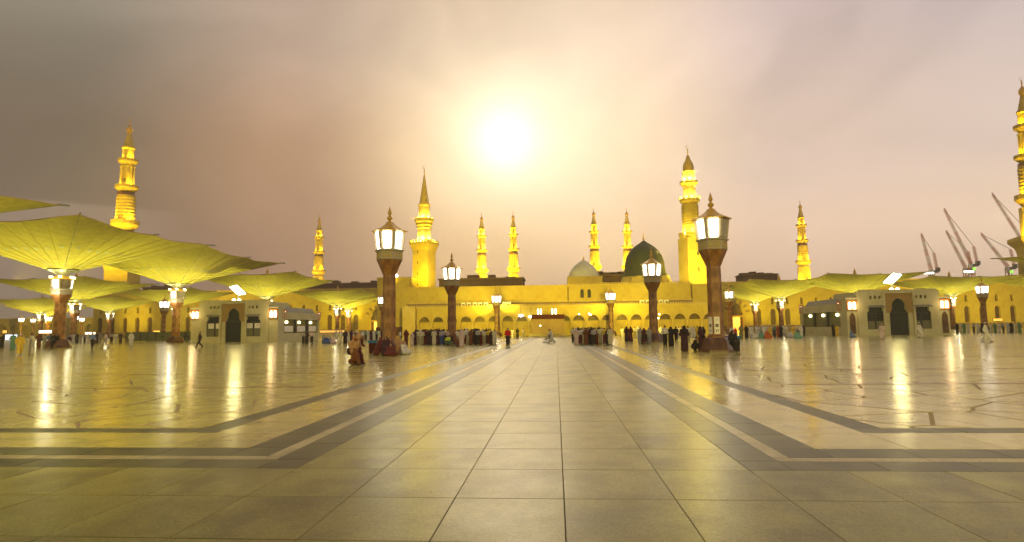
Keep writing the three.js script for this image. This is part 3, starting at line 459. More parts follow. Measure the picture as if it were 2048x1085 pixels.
for (const [px, top, hor, label, strong, sd] of minaretSpots) {
  const dv = dirOf(px, top), z = (104.5 - EYE) * -dv.z / dv.y, p = at(px, top, z); let t;
  if (!minaretProto) {
    t = minaretProto = thing('tall_minaret', label, 'minaret', [p.x, 0, -z], 0.12, 'tall golden minarets');
    part('square_shaft', metres(prism(4, [[0, 0], [7.6, 0.01], [7.4, 31.5], [0, 31.6]], Math.PI / 4)), M.stone, t);
    for (let k = 0; k < 4; k++) for (const dx of [-2.6, 0, 2.6]) part('niche', extrude(archPath(dx, 20, 1.5, 27, 1.2, THREE.Shape, 'point'), 0.2).translate(0, 0, 5.12).rotateY(k * Math.PI / 2), M.stone, t);
    part('square_gallery', metres(prism(4, [[7.3, 30], [8.2, 32.6], [10.6, 35.0], [10.6, 36.6], [10.0, 36.6], [9.9, 35.3], [3, 35.2]], Math.PI / 4)), M.stone, t);
    part('octagon_shaft', metres(prism(8, [[0, 35.2], [4.9, 35.21], [4.8, 49], [0, 49.1]], Math.PI / 8)), M.stone, t);
    part('gallery', metres(balcony(16, 5.9, 52, 4.6)), M.stone, t);
    const rib = [[0, 52.4], [4.0, 52.41]]; for (let y = 54; y < 66; y += 1.5) rib.push([3.95, y], [4.1, y + 0.2], [4.1, y + 0.7], [3.93, y + 0.9]); rib.push([3.7, 67], [0, 67.1]);
    part('ribbed_shaft', metres(prism(20, rib)), M.stone, t); part('dark_ring', prism(20, [[3.7, 66.2], [3.86, 66.3], [3.86, 67.6], [3.7, 67.7]]), M.brownDark, t);
    part('gallery', metres(balcony(16, 4.9, 69.6, 3.2)), M.stone, t);
    part('column_core', metres(prism(16, [[0, 69.8], [2.4, 69.81], [2.4, 81], [0, 81.1]])), M.stone, t);
    for (let k = 0; k < 8; k++) { const a = (k + 0.5) / 8 * Math.PI * 2; part('column', metres(prism(8, [[0, 70], [0.6, 70.01], [0.42, 70.8], [0.42, 79.4], [0.7, 80.4], [0, 80.5]]).translate(2.6 * Math.sin(a), 0, 2.6 * Math.cos(a))), M.stone, t); }
    part('gallery', metres(balcony(16, 4.2, 82.4, 3)), M.stone, t);
    part('top_drum', metres(prism(16, [[0, 82.6], [2.5, 82.61], [2.4, 88.5], [2.8, 89.2], [2.7, 90], [0, 90.1]])), M.stone, t);
    part('cone', metres(prism(16, [[2.4, 90], [2.2, 90.6], [1.4, 94], [0.95, 96.4], [0, 96.5]], 0, true)), M.stonePale, t);
    part('bulb', prism(14, [[0.7, 96], [0.9, 96.6], [1.45, 97.8], [1.4, 98.8], [0.7, 100], [0.25, 100.7], [0, 100.8]], 0, true), M.bronze, t);
    part('finial', prism(8, [[0.25, 100.6], [0.2, 101.4], [0.4, 101.8], [0.15, 102.2], [0.3, 102.7], [0.1, 103.2], [0, 103.4]], 0, true), M.bronze, t); part('crescent', crescent(103.2, 0.6), M.bronze, t);
    for (const [y, r] of [[35.5, 6.4], [52.6, 4.9], [69.9, 3.9], [82.7, 3.4]]) for (const a of [-0.9, 0, 0.9]) part('floodlight', chamfer(0.9, 0.5, 0.6, Math.sin(a) * r, y, Math.cos(a) * r, 0.05), M.gold_flood, t);
    part('added_floodlight', chamfer(1.6, 0.8, 0.8, 14, 20, 44, 0.05), M.gold_flood, t);  // made-up glowing box standing in for the unseen shaft spots
  } else { t = minaretProto.clone(); t.name = numbered('tall_minaret'); t.userData = { label, category: 'minaret', group: 'tall golden minarets' }; t.position.set(p.x, 0, -z); t.rotation.y = (hash(sd, 2) - 0.5) * 0.7; scene.add(t); }
  for (const [y, r, I] of [[36.6, 6.6, 1300], [53.6, 5.0, 1000], [70.8, 4.0, 450], [83.6, 3.5, 520]]) for (const a of [-0.95, 0.95]) { const q = a + t.rotation.y; point([p.x + Math.sin(q) * r, y, -z + Math.cos(q) * r], sd === 2 || sd === 6 ? [1, 0.7, 0.08] : GOLD, I * strong, 14); }
  for (const dx of [-12, 14]) spot([p.x + dx, 21, -z + 44], [p.x, 66, -z], GOLD, 15000 * Math.min(strong, 1.5), 0.8, 1, 30); // unseen spots added to brighten the whole minaret
}

// ---------------------------------------------------------------- large yellow walls left and right
function longWall(x0, x1, label, gatePx, name) {
  const Z = 230, H = 17.5, t = thing('mosque_wall', label, 'wall', [0, 0, -Z]), s = rect(x0, 0, x1, H), wins = [], gx = at(gatePx, 650, Z).x;
  for (let x = x0 + 3; x < x1 - 2; x += 5.25) if (Math.abs(x - gx) > 5) { wins.push(x); s.holes.push(archPath(x, 1.9, 1.9, 6.6, 1.3, THREE.Path, 'point')); s.holes.push(archPath(x, 9.4, 1.0, 11.2, 0.7, THREE.Path, 'point')); }
  s.holes.push(archPath(gx, 0.1, 4.6, 6.4, 3.6, THREE.Path, 'horseshoe'));
  part('wall', metres(extrude(s, 1.2)), M.stone, t); part('wall_core', box(x1 - x0, H - 0.2, 0.4, (x0 + x1) / 2, 0, -0.3), M.stone, t);
  part('plinth', metres(box((gx - 4) - x0, 1.7, 0.5, (x0 + gx - 4) / 2, 0, 1.45)), M.stoneDark, t); part('plinth', metres(box(x1 - (gx + 4), 1.7, 0.5, (x1 + gx + 4) / 2, 0, 1.45)), M.stoneDark, t);
  for (const x of wins) { const d = part('window', extrude(archPath(x, 1.9, 1.88, 6.5, 1.3, THREE.Shape, 'point'), 0.1).translate(0, 0, 0.4), M.doorWood, t); part('mullion', box(0.12, 5.6, 0.08, x, 1.95, 0.56), M.brownDark, d);
    const g = []; for (let q = 0; q < 10; q++) { const a0 = q / 10 * Math.PI, a1 = (q + 1) / 10 * Math.PI; g.push(bar([x + 1.25 * Math.cos(a0), 6.7 + 1.75 * Math.sin(a0), 1.24], [x + 1.25 * Math.cos(a1), 6.7 + 1.75 * Math.sin(a1), 1.24], 0.3, 0.12)); } part('arch_moulding', merge(g), M.stonePale, t);
    part('upper_grille', box(1.0, 2.5, 0.08, x, 9.4, 0.4), M.doorWood, t); }
  const door = part('gate_door', box(4.6, 10, 0.2, gx, 0.1, 0.2), M.doorWood, t); part('lit_doorway', box(2.6, 5.2, 0.1, gx, 0.12, 0.38), M.amber, door); point([gx, 3.5, -Z + 2.2], [1, 0.45, 0.04], 22, 20);
  for (let q = 0; q < 12; q++) { const a = (q + 0.5) / 12 * Math.PI; part('voussoir', box(0.75, 1.3, 0.24, 0, 3.3, 1.2).rotateZ(a - Math.PI / 2).translate(gx, 6.6, 0), q % 2 ? M.stonePale : M.stoneDark, t); }
  part('gate_lintel', box(5.4, 0.6, 0.3, gx, 4.9, 0.6), M.stonePale, t);
  part('coping', metres(box(x1 - x0 + 0.6, 0.6, 2, (x0 + x1) / 2, H, 0.3)), M.stonePale, t);
  return t;
}
longWall(-185.5, -66.8, 'long yellow windowed wall behind the left kiosk and umbrellas', 755);
longWall(61.5, 205, 'long yellow windowed wall behind the right kiosk and umbrellas', 1473);

// ---------------------------------------------------------------- giant umbrellas
const UMB = [[-61, 43, 'umbrella canopy cut by the left frame edge, highest in view'], [-62.8, 72, 'largest open umbrella on the left with a lantern trunk'], [-63.5, 96.5, 'open umbrella left of the left kiosk, second in its row'], [-68, 137, 'open umbrella behind the left kiosk'], [-72, 194, 'far umbrella right of the left kiosk'], [-77, 219, 'farthest umbrella beside the near left lamp column'], [-116.7, 138, 'umbrella close behind the trunk of the largest umbrella'], [-116, 176, 'umbrella behind the trunk left of the left kiosk'], [-163, 209, 'far umbrella before the left end of the yellow wall'], [-190.6, 210, 'far left umbrella left of the largest umbrella trunk'], [-228, 255, 'farthest small umbrella near the left frame edge'], [80, 166, 'umbrella rising behind the roof of the right kiosk'], [65.7, 181, 'umbrella left of the right kiosk'], [68, 211, 'umbrella just right of the near right lamp column'], [100, 113.6, 'umbrella canopy tip entering at the right frame edge'], [113.4, 181, 'umbrella behind the right end of the right kiosk'], [140, 176, 'umbrella behind the spiked lamp column on the right']];
const HALF = 12.1;
function canopyPoint(t, a) { // t 0..1 from the mast to the edge, a round the square
  const c = Math.max(Math.abs(Math.sin(a)), Math.abs(Math.cos(a))), k = (a / (Math.PI / 4)) % 1, sag = Math.sin(Math.PI * (k < 0 ? k + 1 : k));
  const R = HALF / c * (1 - 0.055 * sag * t), r = 0.55 + (R - 0.55) * t;
  const y = 9.25 + 4.8 * Math.pow(t, 0.8) - 0.42 * sag * t * (1.2 - t) + (Math.abs(Math.abs(Math.sin(2 * a)) - 1) < 1 ? 0.35 * Math.pow(t, 3) * Math.abs(Math.sin(2 * a)) ** 6 : 0);
  return [r * Math.sin(a), y, r * Math.cos(a)];
}
let umbProto;
for (const [ux, uz, label] of UMB) {
  let t;
  if (!umbProto) {
    t = umbProto = thing('shade_umbrella', label, 'umbrella', [ux, 0, -uz], 0, 'giant shade umbrellas');
    part('pedestal', metres(prism(6, [[0, 0], [1.5, 0], [1.5, 0.25], [1.2, 0.9], [0.95, 1.0], [0, 1.01]], hexTurn)), M.brownDark, t);
    part('trunk', metres(prism(6, [[0, 1.01], [0.85, 1.02], [0.72, 1.3], [0.66, 5.5], [0.7, 5.7], [1.12, 6.5], [1.15, 6.7], [0, 6.71]], hexTurn)), M.brown, t);
    part('carved_band', metres(prism(6, [[0, 6.711], [1.16, 6.712], [1.16, 7.25], [1.26, 7.35], [1.26, 7.45], [0, 7.46]], hexTurn)), M.carved, t);
    const lan = part('lantern_core', prism(6, [[0, 7.461], [1.0, 7.462], [1.12, 8.6], [0, 8.61]], hexTurn), M.carved, t); lanternRing(lan, 7.52, 8.56, 1.08, 1.2, M.lampFar, [1, 3, 5]);
    part('lantern_roof', prism(6, [[0, 8.611], [1.5, 8.612], [1.45, 8.72], [0.8, 9.0], [0.62, 9.1], [0, 9.11]], hexTurn), M.bronze, t);
    part('mast', prism(16, [[0.5, 9.0], [0.5, 13], [0.3, 13.2], [0.3, 14.9], [0, 14.91]], 0, true), M.funnel, t);
    const P = [], UV = [], idx = [], NA = 64, NT = 14;
    for (let i = 0; i <= NT; i++) for (let j = 0; j <= NA; j++) { const q = canopyPoint(i / NT, j / NA * Math.PI * 2); P.push(...q); UV.push(q[0], q[2]); }
    for (let i = 0; i < NT; i++) for (let j = 0; j < NA; j++) { const a = i * (NA + 1) + j, b = a + NA + 1; idx.push(a, b, b + 1, a, b + 1, a + 1); }
    const g = new THREE.BufferGeometry(); g.setAttribute('position', new THREE.Float32BufferAttribute(P, 3)); g.setAttribute('uv', new THREE.Float32BufferAttribute(UV, 2)); g.setIndex(idx); g.computeVertexNormals();
    const can = part('canopy', g, M.canopy, t);
    for (let k = 0; k < 8; k++) { const a = k * Math.PI / 4, up = 0.09, q = [0.1, 0.3, 0.5, 0.7, 0.85, 1].map((s) => { const v = canopyPoint(s, a + 1e-4); v[1] += up; return v; }), tip = canopyPoint(1, a + 1e-4), prev = canopyPoint(0.94, a + 1e-4); q.push([tip[0] * 1.05, tip[1] + 0.09 + 0.03 * (tip[1] - prev[1]), tip[2] * 1.05]);
      const gs = []; for (let s = 0; s < q.length - 1; s++) gs.push(bar(q[s], q[s + 1], 0.16, 0.16)); part('arm', merge(gs), M.funnel, t); }
    part('funnel', metres(prism(16, [[0.5, 8.9], [0.62, 9.2], [0.9, 9.42], [1.75, 9.8], [1.7, 9.86], [0.5, 9.5]], 0, true)), M.funnel, t);
    const hem = []; for (let j = 0; j < NA; j++) { const a = canopyPoint(1, j / NA * Math.PI * 2), b = canopyPoint(1, (j + 1) / NA * Math.PI * 2); hem.push(bar(a, b, 0.1, 0.1)); } part('hem', merge(hem), M.lead, can);
    const orn = []; for (let j = 0; j < 32; j++) for (const [s, w] of [[0.5, 0.4]]) { const a = (j + 0.5) / 32 * Math.PI * 2, q = canopyPoint(s, a), q2 = canopyPoint(s + 0.04, a), e = new THREE.PlaneGeometry(w, 0.5), n = new THREE.Vector3(q2[0] - q[0], q2[1] - q[1], q2[2] - q[2]).normalize(), side = new THREE.Vector3(Math.cos(a), 0, -Math.sin(a)), up = new THREE.Vector3().crossVectors(side, n); e.applyMatrix4(new THREE.Matrix4().makeBasis(side, n, up)).translate(q[0], q[1] - 0.1, q[2]); orn.push(e); }
    const om = part('blue_ornaments', merge(orn), M.ornament, can); om.userData.kind = 'stuff';
    part('finial', prism(8, [[0, 14.8], [0.6, 14.81], [0.5, 15.2], [0.24, 15.5], [0.34, 15.8], [0, 16.7]], 0, true), M.bronze, t);
    for (let k = 0; k < 6; k++) part('uplight', chamfer(0.3, 0.22, 0.3, 1.25 * Math.sin(k * Math.PI / 3 + 0.5), 8.8, 1.25 * Math.cos(k * Math.PI / 3 + 0.5), 0.03), M.tinyLamp, t);
    for (let k = 0; k < 4; k++) part('added_uplight', chamfer(0.34, 0.3, 0.34, 1.9 * Math.sin(k * Math.PI / 2 + 0.4), 0.9, 1.9 * Math.cos(k * Math.PI / 2 + 0.4), 0.04), M.darkMetal, t);  // housings made up for the added canopy spots
    const sg = []; for (let k = 0; k < 32; k++) if (k % 4) { const a = k / 32 * Math.PI * 2; for (let q = 2; q < 14; q++) { const A = canopyPoint(q / 14, a), B = canopyPoint((q + 1) / 14, a); A[1] -= 0.03; B[1] -= 0.03; sg.push(bar(A, B, 0.09, 0.05)); } } part('fabric_seams', merge(sg), M.seam, can).userData.kind = 'stuff';
  } else { t = umbProto.clone(); t.name = numbered('shade_umbrella'); t.userData = { label, category: 'umbrella', group: 'giant shade umbrellas' }; t.position.set(ux, 0, -uz); t.rotation.y = 0; scene.add(t); }
  const near = uz < 140;
  for (let k = 0; k < 4; k++) { const a = k * Math.PI / 2 + 0.4, sx = Math.sin(a), sz = Math.cos(a); spot([ux + sx * 1.9, 1.3, -uz + sz * 1.9], [ux + sx * 7.5, 12.6, -uz + sz * 7.5], [1, 0.9, 0.12], UMB_SPOT, 0.66, 1, 10); }  // spots added at the foot to light the canopy evenly
  point([ux + 0.9, 9.35, -uz + 1.2], [1, 0.92, 0.3], 4, 6); point([ux - 0.7, 9.35, -uz + 1.35], [1, 0.92, 0.3], 4, 6);
  point([ux + 0.3, 6.6, -uz + 1.9], LAMP, 14, 7);
}
// beams from the lamp columns on to the arcade, the hall and the long walls
for (const [l, tx, ty, I] of [[L2, -27, 5.5, 1], [L2, -8, 5.5, 1], [R2, 9, 5.5, 1], [R2, 27, 5.5, 1]]) floodOn(l, 6.3, [tx, ty, -141], FACADE_SPOT * I, 0.24);
floodOn(L2, 6.7, [-34.6, 38, -156], 26000, 0.11, [1, 0.72, 0.04]); floodOn(R2, 6.7, [38.6, 45, -168], 30000, 0.1, [1, 0.72, 0.04]); floodOn(R2, 5.9, [24.3, 19, -158], 9000, 0.09, [1, 0.85, 0.1]);  // extra floodlights added to brighten the minaret caps and green dome
for (const [l, tx] of [[L3, -24], [L3, -6], [R3, 4], [R3, 24]]) floodOn(l, 6.9, [tx, 9.5, -146.5], HALL_SPOT, 0.85);
// unseen spots added at the outer umbrella trunks to light the long walls
for (const [ux, uz, tx, I] of [[-77, 219, -78, 0.12], [-72, 194, -76, 1], [-72, 194, -98, 1.3], [-116, 176, -118, 2], [-116, 176, -142, 2.4], [-163, 209, -168, 0.5], [68, 211, 74, 0.35], [65.7, 181, 90, 1.7], [65.7, 181, 108, 2.2], [113.4, 181, 122, 1.7], [113.4, 181, 144, 2], [140, 176, 166, 2.2]]) spot([ux, 7.6, -uz - 1.9], [tx, 8.5, -230], WARM, WALL_SPOT * I, 0.5, 0.9, 20);

for (const tx of [-225, -250, -285, -320]) spot([-205, 7.6, -222], [tx, 6, -300], WARM, 5200, 0.35, 0.9, 20); // spots without fixtures, added to brighten the far hall

// ---------------------------------------------------------------- kiosks
function kiosk(cx, cz, m, label) {
  const t = thing('stone_kiosk', label, 'kiosk', [cx, 0, -cz], 0, 'stone kiosks'), D = 7.5;
  const s = rect(-5.9, 0, 5.9, 6.6); s.holes.push(archPath(0, 0.02, 2.7, 3.35, 2.2, THREE.Path, 'horseshoe'));
  const win = (c, P) => { const w = new P(); w.moveTo(c - 1.3, 0.95); w.lineTo(c + 1.3, 0.95); w.lineTo(c + 1.3, 3.35); w.lineTo(c + 1.15, 3.6); w.lineTo(c + 1.0, 3.65); w.lineTo(c + 1.0, 4.2); w.lineTo(c - 1.0, 4.2); w.lineTo(c - 1.0, 3.65); w.lineTo(c - 1.15, 3.6); w.lineTo(c - 1.3, 3.35); w.closePath(); return w; };
  for (const c of [-3.3, 3.3]) { s.holes.push(win(c, THREE.Path)); for (const d of [-0.65, 0, 0.65]) s.holes.push(rect(c + d - 0.17, 5.5, c + d + 0.17, 5.95, THREE.Path)); }
  part('front_wall', metres(extrude(s, 0.45).translate(0, 0, -0.45)), M.kiosk, t);
  part('core', box(11.7, 6.5, D - 0.9, 0, 0, -D / 2 - 0.45), M.kiosk, t);
  for (const x of [-5.86, 5.86]) part('side_wall', metres(box(0.3, 6.6, D - 0.47, x, 0, -D / 2 - 0.22)), M.kiosk, t);
  part('roof', box(11.4, 0.2, D - 0.7, 0, 6.45, -D / 2 - 0.2), M.roofGrey, t);
  const por = rect(-1.95, 3.1, 1.95, 6.35); por.holes.push(archPath(0, 3.0, 2.72, 3.35, 2.2, THREE.Path, 'horseshoe')); { const p2 = rect(-1.95, 3.36, 1.95, 6.35), h = archPath(0, 3.37, 2.74, 3.38, 2.18, THREE.Path, 'horseshoe'); p2.holes.push(h); part('tan_spandrel', metres(extrude(p2, 0.06)), M.kioskTan, t); }
  for (const x of [-2.15, 2.15]) part('portal_pier', metres(chamfer(0.38, 6.75, 0.3, x, 0, 0.16, 0.04)), M.kiosk, t);
  part('portal_head', metres(chamfer(4.7, 0.5, 0.34, 0, 6.36, 0.18, 0.04)), M.kiosk, t);
  const door = part('door', metres(box(2.72, 5.5, 0.12, 0, 0.02, -0.3)), M.darkDoor, t); part('door_leaf', box(1.26, 3.2, 0.06, -0.66, 0.05, -0.2), M.darkGlass, door); part('door_leaf', box(1.26, 3.2, 0.06, 0.66, 0.05, -0.2), M.darkGlass, door);
  for (const c of [-3.3, 3.3]) {
    const w = part('window', box(2.6, 3.25, 0.06, c, 0.95, -0.36), M.darkGlass, t); part('mullion', box(0.24, 2.4, 0.1, c, 0.95, -0.3), M.darkMetal, w); part('transom', box(2.6, 0.14, 0.1, c, 3.25, -0.3), M.darkMetal, w);
    part('lower_pane', box(1.1, 1.2, 0.04, c - 0.68, 0.98, -0.32), M.greyGlass, w); part('lower_pane', box(1.1, 1.2, 0.04, c + 0.68, 0.98, -0.32), M.greyGlass, w);
    if (m > 0) for (const d of [-0.64, 0.64]) { const pp = part('paper_notice', box(0.95, 0.85, 0.02, c + d, 2.25, -0.28), M.white, w); part('red_mark', box(0.14, 0.16, 0.02, c + d * 1.1, 2.72, -0.265), M.red, pp); }
    part('awning', extrude((() => { const a = new THREE.Shape(); a.moveTo(0, 0); a.lineTo(0.55, -0.22); a.lineTo(0.55, -0.3); a.lineTo(0, -0.1); a.closePath(); return a; })(), 2.5).rotateY(-Math.PI / 2).translate(c + 1.25, 4.55, 0), M.roofGrey, t);
  }
  part('parapet', metres(box(3.3, 0.32, 0.35, -4.0, 6.6, -0.2)), M.kiosk, t); part('parapet', metres(box(3.3, 0.32, 0.35, 4.0, 6.6, -0.2)), M.kiosk, t);
  const lampBox = (x, y, z, turn, parent) => { // twin arched lit panes in an orange frame
    const g = new THREE.Group(); g.name = 'window_lamp'; parent.add(g); g.position.set(x, y, z); g.rotation.y = turn;
    const f = rect(-0.72, -0.15, 0.72, 1.3); for (const d of [-0.33, 0.33]) f.holes.push(archPath(d, 0, 0.5, 0.85, 0.28, THREE.Path, 'point')); part('frame', extrude(f, 0.22), M.orangeFrame, g);
    for (const d of [-0.33, 0.33]) part('lit_pane', extrude(archPath(d, 0.01, 0.49, 0.85, 0.27, THREE.Shape, 'point'), 0.05).translate(0, 0, 0.06), M.window, g); part('back', box(1.4, 1.42, 0.05, 0, -0.14, 0.02), M.orangeFrame, g);
  };
  for (const x of [-6.65, 6.65]) { // corner piers with pointed wooden panels
    const p = part('corner_pier', metres(chamfer(1.6, 5.5, 2.2, x, 0, -1.35, 0.06)), M.kiosk, t); part('pier_cap', metres(box(1.8, 0.22, 2.4, x, 5.5, -1.35)), M.kiosk, p);
    if (m < 0) part('pointed_panel', extrude(archPath(x, 0.3, 0.8, 2.6, 0.9, THREE.Shape, 'point'), 0.05).translate(0, 0, -0.24), M.doorWood, p);
    lampBox(x, 4.0, -0.25, 0, t);
  }
  // annex along the inner side
  const ix = m * 7.2, len = 15.5, a = new THREE.Group(); a.name = 'annex'; t.add(a); const cz0 = -2.5 - len / 2;
  part('annex_base', metres(box(4.4, 1.35, len, ix - m * 2.2, 0, cz0)), M.kiosk, a);
  part('annex_glass', box(3.9, 2.4, len - 0.4, ix - m * 2.25, 1.35, cz0), M.greyGlass, a);
  for (let k = 0; k <= 3; k++) part('annex_post', metres(box(0.35, 2.45, 0.5, ix - m * 0.2, 1.35, -2.7 - k * (len - 0.4) / 3)), k % 3 ? M.darkMetal : M.kiosk, a);
  for (let k = 0; k < 3; k++) { const z = -2.7 - (k + 0.5) * (len - 0.4) / 3; part('annex_pane', box(0.06, 1.5, 4.2, ix - m * 0.27, 1.4, z), m > 0 ? M.greyGlass : M.olivePanel, a); if (m > 0) part('paper_notice', box(0.03, 1.0, 3.3, ix - m * 0.215, 1.6, z), M.white, a); part('interior_lamp', new THREE.SphereGeometry(0.24, 10, 8).translate(ix - m * 0.15, 3.25, z + 1), M.tinyLamp, a); }
  part('fascia', metres(chamfer(4.8, 1.15, len + 0.3, ix - m * 2.15, 3.8, cz0, 0.05)), M.kiosk, a);
  part('annex_roof', extrude((() => { const r = new THREE.Shape(); r.moveTo(-2.1, 0); r.lineTo(2.1, 0); r.lineTo(1.4, 0.9); r.lineTo(-1.4, 0.9); r.closePath(); return r; })(), len - 2).translate(ix - m * 2.5, 4.95, -2.5 - len + 1), M.roofGrey, a);
  lampBox(ix + m * 0.02, 4.0, -2.6, m * Math.PI / 2, a); lampBox(ix + m * 0.02, 4.0, -2.4 - len + 0.6, m * Math.PI / 2, a);
  // floodlight bank on the roof
  const f = new THREE.Group(); f.name = 'floodlight_bank'; t.add(f);
  part('mast', rod([0.15 * m, 6.6, -1], [0.15 * m, 8.0, -1], 0.12), M.metal, f); part('cross_bar', bar([-0.6, 6.95, -0.9], [0.7, 6.95, -0.9], 0.12), M.metal, f);
  const u = new THREE.Vector3(1, 0, m).normalize(), v = new THREE.Vector3(0.86 * m, -1.15, -0.86).normalize(), n = new THREE.Vector3().crossVectors(u, v).normalize(); if (n.y > 0) n.negate();
  const c0 = new THREE.Vector3(0.1 * m, 8.6, -0.9), cell = (i, j, w, h, dep, off) => { const g = new THREE.BoxGeometry(w, h, dep), q = c0.clone().addScaledVector(u, i).addScaledVector(v, j).addScaledVector(n, off); return g.applyMatrix4(new THREE.Matrix4().makeBasis(u, v, new THREE.Vector3().crossVectors(u, v))).translate(q.x, q.y, q.z); };
  part('bank_frame', cell(0, 0, 3.9, 2.05, 0.12, -0.1), M.metal, f);
  for (let i = 0; i < 4; i++) for (let j = 0; j < 2; j++) part('lamp_head', cell((i - 1.5) * 0.94, (j - 0.5) * 0.98, 0.9, 0.94, 0.14, 0.05), M.flood, f);
  for (const x of [-0.45, 0.45]) part('small_lamp_head', new THREE.SphereGeometry(0.24, 12, 8).scale(1.3, 0.8, 0.8).translate(x, 6.95, -0.75), M.flood, f);
  const w0 = c0.clone().addScaledVector(n, 0.25).add(t.position), w1 = w0.clone().add(n); panelLight(w0.toArray(), w1.toArray(), 3, 1.6, [1, 0.82, 0.22], 30);
  for (const x of [-6.65, 6.65]) point([cx + x, 4.6, -cz + 0.5], [1, 0.7, 0.3], 9, 15);
  return t;
}
kiosk(-52.7, 95, 1, 'pale stone kiosk on the left with white notices in its windows');
kiosk(51.3, 94, -1, 'pale stone kiosk on the right with brown pointed panels and dark windows');

{ // booth before the arcade
  const a = at(1064, 640, 128), b = at(1128, 640, 128), w = b.x - a.x, t = thing('central_booth', 'ochre booth with a dark red band in front of the middle of the arcade', 'booth', [(a.x + b.x) / 2, 0, -128]);
  part('wall', metres(box(w, 4.0, 3)), M.kioskTan, t); part('red_band', box(w + 0.2, 0.95, 3.2, 0, 3.6), M.maroon, t); part('plinth', metres(box(w + 0.8, 0.5, 3.6)), M.brownDark, t);
  part('side_plinth', metres(box(2.6, 0.5, 2.6, w / 2 + 4.8, 0, 0)), M.brownDark, t);
  for (const x of [-2.05, -1.45, 0.95, 1.65]) part('light_tube', prism(8, [[0, 4.62], [0.16, 4.63], [0.16, 5.75], [0, 5.76]].map(([r, y]) => [r, y])).translate(x, 0, 0.6), M.tinyLamp, t);
  part('wall_lamp', new THREE.SphereGeometry(0.16, 10, 8).translate(-1.6, 2.2, 1.55), M.tinyLamp, t);
}
for (const [px, py, l] of [[1042, 632, 'left of'], [1062, 634, 'at the left corner of']]) { const p = at(px, py, 139), t = thing('arch_lamp', 'white lamp hanging in the arcade ' + l + ' the ochre booth', 'lamp', [p.x, p.y, -138.4], 0, 'lamps hanging in the arcade'); part('bulb', new THREE.SphereGeometry(0.34, 12, 8).scale(1.6, 0.8, 0.8), M.lampFar, t); part('hanger', rod([0, 0.2, 0], [0, 2.2, 0.1], 0.04), M.darkMetal, t); }
for (const [px, py] of [[1158, 629], [1178, 628], [1181, 630], [1318, 629], [1316, 637]]) { const p = at(px, py, 139), t = thing('arch_lamp', `small warm lamp in an arch ${px < 1170 ? 'right of the ochre booth' : px < 1200 ? 'above the right worshippers' : 'just right of the green dome lamp column'}, ${py === 629 || py === 628 ? 'upper' : 'lower'}`, 'lamp', [p.x, p.y, -138.4], 0, 'lamps hanging in the arcade'); part('bulb', new THREE.SphereGeometry(0.2, 10, 8), M.tinyLamp, t); part('hanger', rod([0, 0.1, 0], [0, 1.2, 0.1], 0.03), M.darkMetal, t); }

// ---------------------------------------------------------------- tower cranes far behind on the right
function lattice(a, b, w, m) { // four chords and zigzag
  a = a.clone(); b = b.clone(); const d = b.clone().sub(a), n = Math.max(4, Math.round(d.length() / (w * 1.6))), ax = d.clone().normalize(), s = new THREE.Vector3(0, 0, 1).cross(ax).normalize().multiplyScalar(w / 2), q = new THREE.Vector3().crossVectors(ax, s).normalize().multiplyScalar(w / 2), g = [];
  const C = [[1, 1], [1, -1], [-1, -1], [-1, 1]].map(([i, j]) => s.clone().multiplyScalar(i).addScaledVector(q, j));
  for (const c of C) g.push(bar(a.clone().add(c), b.clone().add(c), w * 0.16));
  for (let k = 0; k < n; k++) for (let f = 0; f < 4; f++) g.push(bar(a.clone().addScaledVector(d, k / n).add(C[(f + k) % 4]), a.clone().addScaledVector(d, (k + 1) / n).add(C[(f + k + 1) % 4]), w * 0.1));
  return merge(g);
}
for (const [tx, ty, fx, fy, z, l, big] of [[1844, 470, 1863, 541, 430, 'leftmost crane, with the shortest jib', 0], [1890, 420, 1943, 528, 430, 'crane with a long jib, second from the left', 1], [1894, 464, 1932, 536, 455, 'crane with a steep orange jib close behind the long one', 1], [1964, 469, 2017, 534, 430, 'crane right of the long jib, at the canopy tip', 1], [1986, 389, 2062, 508, 430, 'tallest crane jib, reaching the right frame edge', 1]]) {
  const foot = at(fx, fy, z), tip = at(tx, ty, z), t = thing('tower_crane', 'red and white luffing ' + l, 'crane', [foot.x, 0, -z], 0, 'cranes behind the right umbrellas'), rel = (v) => v.clone().sub(t.position), F = rel(foot), P = rel(tip), W = 1.3;
  part('mast', lattice(new THREE.Vector3(0, 0, 0), new THREE.Vector3(0, F.y - 1, 0), 2.4), M.craneRed, t);
  const d = P.clone().sub(F); for (let k = 0; k < 5; k++) part('jib_section', lattice(F.clone().addScaledVector(d, k / 5), F.clone().addScaledVector(d, (k + 1) / 5), W * (1.1 - 0.08 * k)), k % 2 ? M.craneWhite : M.craneRed, t);
  part('slewing_platform', chamfer(6, 1.4, 2.6, 1.6, F.y - 1.6, 0, 0.2), M.concrete, t); part('counterweight', chamfer(2.4, 2.6, 2.6, 4.4, F.y - 0.8, 0, 0.2), M.concrete, t); part('cab', chamfer(2, 2.4, 2, -1.4, F.y - 2.6, 1.6, 0.2), M.white, t);
  part('back_frame', lattice(F.clone().add(new THREE.Vector3(4, 0.5, 0)), F.clone().add(new THREE.Vector3(2.6, 12, 0)), 1.1), M.craneRed, t);
  part('tie', bar(F.clone().add(new THREE.Vector3(2.6, 12, 0)), P, 0.2), M.darkMetal, t); part('tip_lamp', new THREE.SphereGeometry(0.5, 8, 6).translate(P.x, P.y + 0.6, P.z), M.red, t);
  if (big) part('work_lamp', new THREE.SphereGeometry(0.9, 10, 8).translate(0.5, F.y - 3.6, 2), M.greenLamp, t);
}
